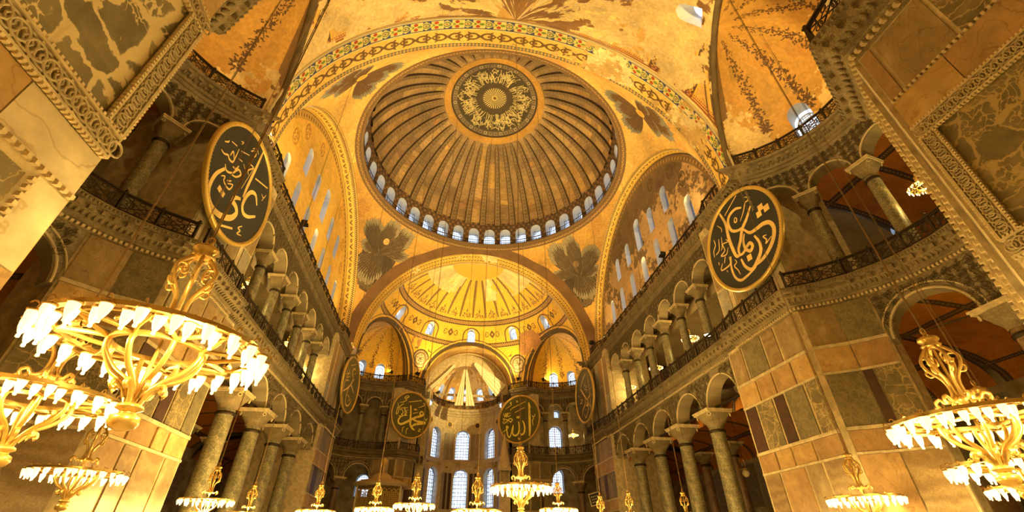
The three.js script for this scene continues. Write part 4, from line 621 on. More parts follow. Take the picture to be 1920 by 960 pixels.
function relief(parent, M, unit, s0, s1, t0, t1, ops, size = 0.6) {
  const out = [], ds = size / unit, top = (o, s) => o.t + (o.rise ?? o.w) * sqrt(max(0, 1 - ((s - o.c) / o.w) ** 2)), m = new THREE.Matrix4(), V3 = (p) => new THREE.Vector3(...p);
  for (let s = s0 + ds / 2, i = 0; s < s1; s += ds, i++) for (let t = t0 + size / 2, j = 0; t < t1 - size * 0.3; t += size * 0.92, j++) {
    const k = size / 0.62, mg = 0.3 * k; if (ops.some((o) => abs(s - o.c) < o.w + mg / unit * 0.7 && t < (abs(s - o.c) < o.w ? top(o, s) : o.t) + mg)) continue;
    const p = V3(M(s, t, -0.01)), x = V3(M(s + 0.01 / unit, t, -0.01)).sub(p).normalize(), n = V3(M(s, t, -0.2)).sub(p).normalize(), g = scrollMotif.clone(); if (n.dot(new THREE.Vector3().crossVectors(x, new THREE.Vector3(0, 1, 0))) < 0) x.negate();
    g.rotateZ((i + j) % 2 ? 0.4 : 2.4 + i); g.scale(k, k, k); m.makeBasis(x, new THREE.Vector3(0, 1, 0), n).setPosition(p); g.applyMatrix4(m); out.push(g);
  }
  if (out.length) mesh('carved_scrolls', merge(out), carvedFine, parent).userData.kind = 'stuff';
}
function leafRow(pts, side, y, step, off, k = 1) {
  const N = normals(pts, side), out = []; let carry = step / 2;
  for (let i = 0; i + 1 < pts.length; i++) { const a = pts[i], b = pts[i + 1], L = Math.hypot(b.x - a.x, b.z - a.z), rot = atan2((N[i][0] + N[i + 1][0]) / 2, (N[i][1] + N[i + 1][1]) / 2); let u = carry; for (; u < L; u += step) { const q = u / L, g = leafGeo.clone(); g.scale(k, k, k); out.push(T(g, lerp(a.x, b.x, q) + lerp(N[i][0], N[i + 1][0], q) * off, y, lerp(a.z, b.z, q) + lerp(N[i][1], N[i + 1][1], q) * off, rot, 0.5)); } carry = u - L; }
  return merge(out);
}

// ---------------------------------------------------------------- revetment: thin marble slabs standing proud of the wall
function face(parent, ox, oz, ex, ez, nx, nz) {   // frame of a flat face: origin, direction along it, normal towards the nave
  const rot = atan2(nx, nz);
  const slab = (u0, u1, y0, y1, m, out = 0.05, name = 'panel') => { const w = u1 - u0, uc = (u0 + u1) / 2, o = mesh(name, box(w, y1 - y0, 0.12, 0, 0, 0, rnd() * 3, rnd() * 3), m, parent, [ox + ex * uc + nx * (out - 0.06), (y0 + y1) / 2, oz + ez * uc + nz * (out - 0.06)]); o.rotation.y = rot; return o; };
  return slab;
}
const rowsY = [[0.3, 5.35], [5.5, 6.4], [6.6, 9.1], [9.25, 10.45], [10.65, 12.75]];
function revet(parent, slab, L, seed, gap = 0.09, rows = rowsY) {
  const kinds = [['book', 'honey2', 'streak', 'book'], ['honey', 'honey2', 'honey'], ['verd2', 'porph', 'green', 'verd2', 'porph'], ['honey2', 'honey', 'honey2'], ['streak', 'green', 'book', 'streak']];
  rows.forEach(([y0, y1], r) => {
    const wide = r % 2 ? 1.7 : r === 2 ? 1.25 : 1.5, n = max(1, Math.round(L / wide)), cut = [0]; for (let i = 1; i < n; i++) cut.push(L * (i + (r % 2 ? rr(-0.2, 0.2) : i % 2 ? -0.12 : 0.12)) / n); cut.push(L);
    for (let i = 0; i < n; i++) slab(cut[i] + gap, cut[i + 1] - gap, y0, y1, MB[kinds[r % 5][(i + seed) % kinds[r % 5].length]], r % 2 ? 0.08 : 0.05);
    if (r < 4) slab(0.02, L - 0.02, y1 + 0.02, (rows[r + 1]?.[0] ?? y1 + 0.15) - 0.02, paleStone, 0.12, 'fillet');
  });
  for (let k = 0; k < L - 0.1; k += 0.22) { /* dentils along the main string */ }
}

// ---------------------------------------------------------------- nave side walls: two storeys of arcades between the main piers
const nth = ['nearest', 'second nearest', 'third nearest', 'fourth nearest', 'fifth nearest', 'farthest'];
for (const S of SIDES) {
  const X = (x) => S.sg * x - (S.sg < 0 ? S.dx : 0), o = struct('wall_' + S.word, `${S.word} nave wall of two arcaded storeys between the great piers`, 'wall');
  const low = pierced({ M: (s, t, d) => [X(XG + d), t, s], s0: -12.15, s1: 12.15, lo: 10.4, hi: 13.1, ops: [-2, -1, 0, 1, 2].map((k) => ({ c: k * 4.85, w: 1.9, b: 10.4, t: 10.4, rise: 1.85, sill: false })), ns: 10, dt: 3, uv: (s, t) => [s, t], back: true, under: true });
  relief(o, (s, t, d) => [X(XG + d), t, s], 1, -12.1, 12.1, 10.5, 12.85, [-2, -1, 0, 1, 2].map((k) => ({ c: k * 4.85, w: 1.9, t: 10.4, rise: 1.85 })));
  relief(o, (s, t, d) => [X(XU + d * 0.9), t, s], 1, -12.1, 12.1, 20.5, 22.85, [-3, -2, -1, 0, 1, 2, 3].map((k) => ({ c: k * 3.45, w: 1.26, t: 20.4, rise: 1.35 })), 0.52);
  mesh('ground_spandrels', low.face, carved, o); mesh('ground_arch_soffits', low.reveal, aged, o);
  const up = pierced({ M: (s, t, d) => [X(XU + d * 0.9), t, s], s0: -12.1, s1: 12.1, lo: 20.4, hi: 23.3, ops: [-3, -2, -1, 0, 1, 2, 3].map((k) => ({ c: k * 3.45, w: 1.26, b: 20.4, t: 20.4, rise: 1.35, sill: false })), ns: 10, dt: 3, uv: (s, t) => [s * 1.2, t * 1.2], back: true, under: true });
  mesh('gallery_spandrels', up.face, carved, o); mesh('gallery_arch_soffits', up.reveal, aged, o);
  for (const [k0, n, sp, xx, y, rise, w] of [[-2, 5, 4.85, XG, 10.4, 1.85, 1.9], [-3, 7, 3.45, XU, 20.4, 1.35, 1.26]]) for (let k = k0; k < k0 + n; k++) { const L = []; for (let i = 0; i <= 20; i++) { const a = i / 20 * PI; L.push([X(xx - 0.03), y + (rise + 0.12) * sin(a), k * sp + (w + 0.12) * cos(a)]); } mesh('archivolt', tube(L, 0.07, 24, 5), paleStone, o); }
  mesh('tie_beam', box(0.1, 0.12, 24.2, X(XG + 0.5), 10.55, 0), ironDark, o);
  [7.27, 2.42, -2.42, -7.27].forEach((z, i) => column(`${nth[i === 3 ? 5 : i]} of the four tall mottled columns in the ${S.word} ground arcade`, 'tall ground arcade columns', X(XG + 0.5), 0, z, 10.4, 0.56, 1.15, shaftGreen));
  [8.62, 5.17, 1.72, -1.72, -5.17, -8.62].forEach((z, i) => column(`${nth[i]} of the six gallery columns above the ${S.word} arcade`, 'gallery arcade columns', X(XU + 0.45), 13.55, z, 6.85, 0.37, 1.0, shaftGreen, 0, 0.4));
  if (1) for (const z of [9.5, 4.5, -0.5, -5.5]) column(`slender ${S.word} aisle column standing ${z > 9 ? 'nearest' : z > 4 ? 'second nearest' : z > -1 ? 'third nearest' : 'farthest'} behind the tall arcade`, 'inner aisle columns', X(22.6), 0, z, 9.9, 0.42, 0.85, shaftPorph, 0, 0.45);
  // main piers
  for (const q of [1, -1]) {
    const p = struct('pier', `${q > 0 ? 'near' : 'far'} ${S.word} great pier clad in coloured marble panels`, 'pier'), x0 = abs(S.Cw.x), z0 = 12.1, z1 = 18.75;
    mesh('core', box(6, 13, z1 - z0, S.sg * (x0 + 3.04), 6.5, q * (z0 + z1) / 2), paleStone, p);
    mesh('upper_core', box(5.4, 10, z1 - z0 - 0.1, S.sg * (x0 + 3.3), 18.4, q * (z0 + z1) / 2), paleStone, p);
    const sl = face(p, S.sg * (x0 + 0.03), q * (z0 + 0.1), 0, q, -S.sg, 0); revet(p, sl, z1 - z0 - 0.2, q + S.sg + 2);
    const su = face(p, S.sg * (x0 + 0.6), q * (z0 + 0.1), 0, q, -S.sg, 0);
    for (const [u0, u1, y0, y1, m] of [[0.1, 1.2, 14.4, 17.6, 'grey'], [1.35, 1.7, 14.4, 22.6, 'cream'], [1.85, 3.0, 14.4, 19.2, 'streak'], [3.15, 4.4, 14.4, 22.6, 'grey'], [4.55, 5.4, 14.4, 22.6, 'streak'], [5.5, 6.4, 14.4, 22.6, 'cream'], [0.1, 1.2, 17.8, 22.6, 'streak'], [1.85, 3.0, 19.4, 22.6, 'honey2']]) su(u0, u1, y0, y1, MB[m]);
    // springing of the arch above the upper cornice
    mesh('springer', box(1.6, 1.2, 2.2, S.sg * (x0 + 1.9), 23.7, q * 17.4), paleStone, p);
  }
}
// ---------------------------------------------------------------- exedrae
for (const S of SIDES) for (const q of [1, -1]) {
  const e = q > 0 ? S.exW : S.exE, wq = q > 0 ? 'near' : 'far', o = struct('wall_' + S.word + (q > 0 ? '_near' : '_far') + '_exedra', `curved ${wq} ${S.word} exedra wall with arches on two storeys`, 'wall');
  const M = (s, t, d) => { const p = e.at(s, e.r + d * 0.9); return [p.x, t, p.z]; }, r = e.r;
  const low = pierced({ M, s0: -61 * D2R, s1: 61 * D2R, lo: 10.3, hi: 13.1, ops: [[-45, 14], [0, 19], [45, 14]].map(([c, w]) => ({ c: c * D2R, w: w * D2R, b: 10.3, t: 10.3, rise: 1.8, sill: false })), ns: 16, dt: 3, uv: (s, t) => [s * r, t], back: true, under: true });
  relief(o, M, r, -61 * D2R, 61 * D2R, 10.4, 12.85, [[-45, 14], [0, 19], [45, 14]].map(([c, w]) => ({ c: c * D2R, w: w * D2R, t: 10.3, rise: 1.8 })), 0.5);
  relief(o, M, r, -88 * D2R, 88 * D2R, 20.4, 22.85, [-3, -2, -1, 0, 1, 2, 3].map((k) => ({ c: k * 25.7 * D2R, w: 9.6 * D2R, t: 20.3, rise: 1.25 })), 0.46);
  mesh('ground_spandrels', low.face, carved, o); mesh('ground_arch_soffits', low.reveal, aged, o);
  const up = pierced({ M, s0: -PI / 2, s1: PI / 2, lo: 20.3, hi: 23.4, ops: [-3, -2, -1, 0, 1, 2, 3].map((k) => ({ c: k * 25.7 * D2R, w: 9.6 * D2R, b: 20.3, t: 20.3, rise: 1.25, sill: false })), ns: 24, dt: 3, uv: (s, t) => [s * r * 1.2, t * 1.2], back: true, under: true });
  mesh('gallery_spandrels', up.face, carved, o); mesh('gallery_arch_soffits', up.reveal, aged, o);
  for (const [c, w, y, rise] of [[-45, 14, 10.3, 1.8], [0, 19, 10.3, 1.8], [45, 14, 10.3, 1.8], ...[-3, -2, -1, 0, 1, 2, 3].map((k) => [k * 25.7, 9.6, 20.3, 1.25])]) for (const [gr, tk] of y < 15 ? [[0.1, 0.07], [0.4, 0.05]] : [[0.08, 0.06]]) { const L = []; for (let i = 0; i <= 20; i++) { const a = i / 20 * PI; L.push(M((c + (w + gr * 180 / PI / r) * cos(a)) * D2R, y + (rise + gr) * sin(a), -0.03)); } mesh('archivolt', tube(L, tk, 24, 5), paleStone, o); }
  for (const s of [-1, 1]) {
    mesh('jamb_wall', pierced({ M, s0: min(s * 61, s * 91) * D2R, s1: max(s * 61, s * 91) * D2R, lo: 0, hi: 13.1, ns: 8, dt: 14, uv: (a, t) => [a * r, t] }).face, paleStone, o);
    mesh('jamb_end', grid((u, v) => M(s * 61 * D2R, v * 13, u), 1, 1), paleStone, o);
    for (let k = 0; k < 2; k++) {   // slabs on the solid ends of the curve
      const a0 = s * (61.5 + k * 13.7) * D2R, a1 = s * (61.5 + (k + 1) * 13.7) * D2R, A = e.at(a0), B = e.at(a1), L = Math.hypot(B.x - A.x, B.z - A.z), mid = e.at((a0 + a1) / 2), nx = (e.cx - mid.x) / r, nzz = (e.cz - mid.z) / r;
      const sl = face(o, A.x + nx * 0.06, A.z + nzz * 0.06, (B.x - A.x) / L, (B.z - A.z) / L, nx, nzz);
      const km = [['book', 'honey2'], ['honey', 'honey2'], ['verd2', 'green'], ['honey2', 'honey'], ['green', 'streak']];
      rowsY.forEach(([y0, y1], i) => { if (i === 2 && k === 0) { sl(0.05, L * 0.68, y0, y1, MB.verd2); sl(L * 0.72, L - 0.04, y0, y1, MB.porph); } else sl(0.05, L - 0.05, y0, y1, MB[km[i][(k + (S.sg > 0 ? 0 : 1)) % 2]], i % 2 ? 0.08 : 0.05); if (i < 4) sl(0, L, y1 + 0.02, rowsY[i + 1][0] - 0.02, paleStone, 0.12, 'fillet'); });
    }
  }
  for (const c of [-25.5, 25.5]) { const p = e.at(c * D2R, r + 0.45); column(`${(c < 0) === (q > 0) ? 'inner' : 'outer'} porphyry column of the ${wq} ${S.word} exedra at ground level`, 'porphyry exedra columns', p.x, 0, p.z, 10.3, 0.5, 1.1, shaftPorph, atan2(e.cx - p.x, e.cz - p.z)); }
  [-64.3, -38.6, -12.9, 12.9, 38.6, 64.3].forEach((c, i) => { const p = e.at(c * D2R, r + 0.42); column(`gallery column ${['first', 'second', 'third', 'fourth', 'fifth', 'sixth'][i]} counted from the ${q > 0 ? 'west' : 'nave'} in the ${wq} ${S.word} exedra`, 'exedra gallery columns', p.x, 13.55, p.z, 6.75, 0.36, 0.95, shaftGreen, atan2(e.cx - p.x, e.cz - p.z), 0.4); });
}
// east piers between exedra and apse
for (const S of SIDES) {
  const p = struct('pier', `${S.word} east pier between exedra and apse`, 'pier'), a = S.E2, b = S.E1, sh = new THREE.Shape([[a.x, a.z], [b.x, b.z], [b.x, -37.1], [S.sg * 11.5, -37.1], [S.sg * 11.5, -31.5]].map((v) => new THREE.Vector2(...v)));
  const g = new THREE.ExtrudeGeometry(sh, { depth: 24, bevelEnabled: false }); g.rotateX(PI / 2); g.translate(0, 24, 0); mesh('core', g, paleStone, p);
  const L = Math.hypot(b.x - a.x, b.z - a.z), ex = (b.x - a.x) / L, ez = (b.z - a.z) / L, n = S.sg > 0 ? [ez, -ex] : [-ez, ex]; const sl = face(p, a.x, a.z, ex, ez, n[0], n[1]);
  revet(p, sl, L, S.sg + 1); for (const [y0, y1, m] of [[14.4, 18, 'grey'], [18.2, 22.6, 'streak']]) { sl(0.2, L / 2 - 0.1, y0, y1, MB[m]); sl(L / 2 + 0.1, L - 0.2, y0, y1, MB.cream); }
}

// ---------------------------------------------------------------- cornices
const prof1 = [[-0.2, 12.75], [0.06, 12.8], [0.1, 13.05], [0.2, 13.1], [0.22, 13.3], [0.48, 13.5], [0.52, 13.72], [0.66, 13.78], [0.72, 14.0], [-0.3, 14.02]];
const prof2 = [[-0.4, 22.75], [0.04, 22.8], [0.06, 23.05], [0.16, 23.1], [0.18, 23.35], [0.36, 23.5], [0.4, 23.76], [0.5, 23.8], [0.54, 24.0], [-0.9, 24.02]];
function modillions(pts, side, y, step, w, h, d, off) {
  const N = normals(pts, side), out = []; let carry = 0;
  for (let i = 0; i + 1 < pts.length; i++) { const a = pts[i], b = pts[i + 1], L = Math.hypot(b.x - a.x, b.z - a.z), rot = atan2((N[i][0] + N[i + 1][0]) / 2, (N[i][1] + N[i + 1][1]) / 2); for (let u = carry; u < L; u += step) { const k = u / L, nx = lerp(N[i][0], N[i + 1][0], k), nn = lerp(N[i][1], N[i + 1][1], k); out.push(T(box(w, h, d), lerp(a.x, b.x, k) + nx * off, y, lerp(a.z, b.z, k) + nn * off, rot)); } carry = (carry - L) % step; if (carry < 0) carry += step; }
  return merge(out);
}
let nTrim = 1;
for (const S of SIDES) {
  const A = sidePath(S, false), B = sidePath(S, true), o = struct('trim_' + (++nTrim), `carved gallery-level cornice running round the ${S.word} side`, 'cornice');
  mesh('moulding', sweep(A, prof1, S.sg), carvedFine, o); mesh('modillions', modillions(A, S.sg, 13.6, 0.52, 0.2, 0.2, 0.4, 0.42), carvedFine, o); mesh('dentils', modillions(A, S.sg, 12.93, 0.2, 0.1, 0.12, 0.12, 0.12), paleStone, o); mesh('leaf_carving', merge([leafRow(A, S.sg, 13.36, 0.24, 0.34, 1), leafRow(A, S.sg, 13.86, 0.17, 0.7, 0.55)]), carvedFine, o).userData.kind = 'stuff';
  const p = struct('trim_' + (++nTrim), `upper cornice at the springing of the vaults on the ${S.word} side`, 'cornice');
  mesh('moulding', sweep(B, prof2, S.sg), carvedFine, p); mesh('modillions', modillions(B, S.sg, 23.58, 0.6, 0.22, 0.2, 0.34, 0.32), carvedFine, p); mesh('leaf_carving', leafRow(B, S.sg, 23.4, 0.3, 0.28, 1), carvedFine, p).userData.kind = 'stuff';
}

// ---------------------------------------------------------------- iron balustrades on both cornices
const panelGeo = (() => {   // openwork panel 1 m long, 0.82 m high: frame, crossed bars, ring and scrolls
  const L = [], b = 0.035; L.push(box(1, 0.05, 0.05, 0.5, 0.03, 0), box(1, 0.05, 0.05, 0.5, 0.8, 0));
  for (const [x, y, a, l] of [[0.5, 0.41, 0.66, 1.2], [0.5, 0.41, -0.66, 1.2], [0.25, 0.41, PI / 2, 0.76], [0.75, 0.41, PI / 2, 0.76]]) L.push(T(box(l, b, b), x, y, 0, 0, 0, a));
  for (const [x, y, r] of [[0.5, 0.41, 0.2], [0.25, 0.41, 0.1], [0.75, 0.41, 0.1], [0.12, 0.62, 0.09], [0.12, 0.2, 0.09], [0.88, 0.62, 0.09], [0.88, 0.2, 0.09], [0.5, 0.69, 0.07], [0.5, 0.13, 0.07]]) L.push(T(new THREE.TorusGeometry(r, 0.018, 4, 10), x, y, 0));
  return merge(L);
})();
const postGeo = merge([box(0.11, 1.02, 0.11, 0, 0.51, 0), box(0.16, 0.06, 0.16, 0, 1.03, 0), lathe([[0, 1.2], [0.05, 1.16], [0.07, 1.11], [0.03, 1.06]], 8)]), railGeo = box(1, 0.07, 0.13, 0.5, 0.98, 0);
function balustrade(label, pts, y, step = 1.45) {
  const o = thing('balustrade', label, 'balustrade', 'openwork iron balustrades', [0, 0, 0]); const cum = [0]; for (let i = 1; i < pts.length; i++) cum.push(cum[i - 1] + Math.hypot(pts[i].x - pts[i - 1].x, pts[i].z - pts[i - 1].z));
  const total = cum[cum.length - 1], n = max(1, Math.round(total / step)), at = (d) => { let i = 1; while (i < cum.length - 1 && cum[i] < d) i++; const k = (d - cum[i - 1]) / (cum[i] - cum[i - 1] || 1); return [lerp(pts[i - 1].x, pts[i].x, k), lerp(pts[i - 1].z, pts[i].z, k)]; };
  for (let i = 0; i <= n; i++) { const [x, z] = at(total * i / n); mesh('post', postGeo, iron, o, [x, y, z]); if (i < n) { const [x2, z2] = at(total * (i + 1) / n), L = Math.hypot(x2 - x, z2 - z), ry = atan2(-(z2 - z), x2 - x); for (const [nm, g] of [['lattice_panel', panelGeo], ['handrail', railGeo]]) { const m = mesh(nm, g, iron, o, [x, y + (nm === 'handrail' ? 0 : 0.1), z]); m.rotation.y = ry; m.scale.set(L, 1, 1); } } }
  return o;
}
const off = (pts, side, d) => { const N = normals(pts, side); return pts.map((p, i) => ({ x: p.x + N[i][0] * d, z: p.z + N[i][1] * d })); };
for (const S of SIDES) {
  const w = S.word, s = S.sg;
  for (const [up, y, d, nm] of [[false, C1 + 0.02, 0.5, 'gallery-level'], [true, C2 + 0.02, 0.32, 'upper']]) {
    const e = up ? 0.5 * s : 0, line = naveLine(S, up ? XU : XG);
    balustrade(`${nm} iron balustrade along the straight ${w} nave wall`, off([{ x: S.Cw.x + e, z: S.Cw.z - 0.1 }, { x: S.Cw.x + e, z: 13.5 }, ...line, { x: S.Ce.x + e, z: -13.5 }, { x: S.Ce.x + e, z: S.Ce.z + 0.1 }], s, d), y);
    balustrade(`${nm} iron balustrade curving round the near ${w} exedra`, off(exArc(S.exW), s, d), y);
    balustrade(`${nm} iron balustrade curving round the far ${w} exedra`, off(exArc(S.exE), s, d), y);
    balustrade(`${nm} iron balustrade on the ${w} east pier beside the apse`, off([S.E2, S.E1, { x: S.E1.x, z: -35.4 }], s, d), y);
    balustrade(`${nm} iron balustrade on the near ${w} pier above the viewer`, off([{ x: S.P1.x, z: 39.5 }, S.P1, S.P2], s, d), y);
  }
}
balustrade('short iron balustrade along the cornice of the apse', off(apseArc, 1, 0.4), 22.97);
// ---------------------------------------------------------------- near west piers with carved borders
function carvedBand(L, w) {   // pierced chain of rings between beaded rails, along +x, lying in the xy plane
  const out = [box(L, w, 0.03, L / 2, 0, -0.055)], step = w * 0.62, rails = [box(L, w * 0.1, 0.09, L / 2, w * 0.47, 0), box(L, w * 0.1, 0.09, L / 2, -w * 0.47, 0)];
  const n = max(1, Math.round(L / step)), st = L / n, rings = [];
  for (let i = 0; i < n; i++) { const x = (i + 0.5) * st; rings.push(T(new THREE.TorusGeometry(w * 0.32, w * 0.05, 5, 12), x, 0, 0.02), T(new THREE.TorusGeometry(w * 0.15, w * 0.045, 4, 8), x, 0, 0.03)); rings.push(T(new THREE.TorusGeometry(w * 0.3, w * 0.045, 5, 12), x + st / 2, 0, 0.035), T(box(w * 0.5, w * 0.05, 0.05), x, 0, 0, 0, 0, i % 2 ? 0.785 : -0.785)); rings.push(T(box(w * 0.09, w * 0.2, 0.05), x + st / 2, w * 0.36, 0), T(box(w * 0.09, w * 0.2, 0.05), x + st / 2, -w * 0.36, 0)); }
  const beads = []; for (let x = 0.03; x < L; x += 0.075) for (const s of [-1, 1]) beads.push(box(0.042, 0.045, 0.06, x, s * w * 0.57, 0.02));
  return [out[0], merge(rails), merge(rings), merge(beads)];
}
function border(parent, P, rotY, vert, L, w) {
  const b = new THREE.Group(); b.name = 'carved_border'; parent.add(b); b.position.set(...P); b.rotation.order = 'YXZ'; b.rotation.y = rotY; if (vert) b.rotation.z = PI / 2;
  const [bk, ra, ri, be] = carvedBand(L, w); mesh('ground', bk, paleStone, b); mesh('rail', ra, paleStone, b); mesh('ring_chain', ri, paleStone, b); mesh('beading', be, paleStone, b); return b;
}
for (const S of SIDES) {
  const s = S.sg, p = struct('pier', `near ${S.word} pier with a large breccia panel framed by carved borders`, 'pier'), a = S.P1, b = S.P2;
  for (const [y0, y1, ins] of [[0, 13, 0], [13, 24, 0.7]]) { const sh = new THREE.Shape([[a.x + s * ins, 41], [a.x + s * ins, a.z + ins * 0.3], [b.x + s * ins, b.z + ins * 0.6], [b.x + s * 1.2, b.z + 0.8], [s * 12.5, 41]].map((v) => new THREE.Vector2(...v))), g = new THREE.ExtrudeGeometry(sh, { depth: y1 - y0, bevelEnabled: false }); g.rotateX(PI / 2); g.translate(0, y1, 0); mesh(ins ? 'upper_core' : 'core', g, paleStone, p); }
  const sl = face(p, a.x, a.z, 0, 1, -s, 0), rot = atan2(-s, 0), X = a.x - s * 0.085;
  const bx = (u, y, L, w, vert) => border(p, [X, y, a.z + (vert ? u : s > 0 ? u : u + L)], rot, vert, L, w);   // local +x runs along +z on the right pier, -z on the left
  bx(0.02, 6.4, 5.2, 0.4, false); bx(0.02, 9.68, 5.2, 0.36, false); bx(0.2, 6.62, 2.86, 0.32, true); bx(3.95, 6.62, 2.86, 0.32, true);
  sl(0.4, 3.74, 6.64, 9.48, s > 0 ? MB.verd2 : MB.verd, 0.03); sl(4.15, 7, 6.64, 9.48, MB.verd2, 0.03);
  for (const [u0, u1, y0, y1, m, t] of [[0.02, 1.3, 9.9, 10.82, 'honey', 0.06], [1.32, 3.4, 9.9, 10.82, 'honey2', 0.06], [3.42, 6, 9.9, 10.82, 'honey', 0.06], [0.05, 0.35, 10.92, 12.7, 'honey2', 0.05], [0.45, 1.7, 10.92, 12.7, 'streak', 0.03], [1.8, 3.4, 10.92, 12.7, 'verd2', 0.02], [3.5, 5.5, 10.92, 12.7, 'streak', 0.03],
    [0.02, 1.25, 5.5, 6.16, 'cream', 0.05], [1.27, 3.2, 5.5, 6.16, 'honey', 0.05], [3.22, 6, 5.5, 6.16, 'cream', 0.05], [0.02, 0.5, 4.3, 5.38, 'cream', 0.04], [0.02, 0.5, 2.6, 4.28, 'honey', 0.04], [0.62, 2.4, 2.4, 5.3, 'verd2', 0.02], [2.5, 3.2, 2.4, 5.3, 'cream', 0.04], [3.3, 6, 2.4, 5.3, 'verd2', 0.02], [0.02, 3, 0.2, 2.3, 'honey2', 0.05], [3.02, 6, 0.2, 2.3, 'honey', 0.05]]) sl(u0, u1, y0, y1, MB[m], t);
  for (const y of [5.44, 10.87]) { const L = []; for (let z = 0; z < 6; z += 0.12) L.push(box(0.06, 0.06, 0.06, a.x - s * 0.07, y, a.z + z + 0.06)); mesh('dentils', merge(L), paleStone, p); }
  { const L = []; for (let y = 2.5; y < 5.3; y += 0.12) L.push(box(0.06, 0.06, 0.06, a.x - s * 0.07, y, a.z + 0.56)); mesh('dentils', merge(L), paleStone, p); }
  // narrow moulded facet turning into the exedra
  const L = Math.hypot(b.x - a.x, b.z - a.z), ex = (b.x - a.x) / L, ez = (b.z - a.z) / L, n = s > 0 ? [ez, -ex] : [-ez, ex], sf = face(p, a.x, a.z, ex, ez, n[0], n[1]);
  for (const [u0, u1, m, t, nm] of [[0, 0.26, paleStone, 0.12, 'fillet'], [0.3, 0.85, carvedFine, 0.07, 'carved_strip'], [0.9, 1.1, paleStone, 0.16, 'fillet'], [1.15, 1.9, MB.cream, 0.06, 'panel'], [1.95, 2.15, paleStone, 0.16, 'fillet'], [2.2, L, carvedFine, 0.08, 'carved_strip']]) sf(u0, u1, 0.3, 12.7, m, s > 0 ? t : 0.02, nm);
  const dn = []; if (s > 0) for (let y = 0.4; y < 12.6; y += 0.2) for (const u of [1.0, 2.05]) dn.push(T(box(0.1, 0.1, 0.08), a.x + ex * u + n[0] * 0.19, y, a.z + ez * u + n[1] * 0.19, atan2(n[0], n[1]))); if (dn.length) mesh('dentils', merge(dn), paleStone, p);
  // barrel vault of the west bay overhead
  }
{ const o = struct('ceiling_west', 'barrel vault over the west bay behind the viewer', 'vault'); mesh('barrel', grid((u, v) => { const t = u * PI; return [8.3 * cos(t) - 0.4, C2 + 7.4 * sin(t), lerp(32.4, 41, v)]; }, 30, 2, (u, v) => [u * 4, v]), PT.bay, o); }

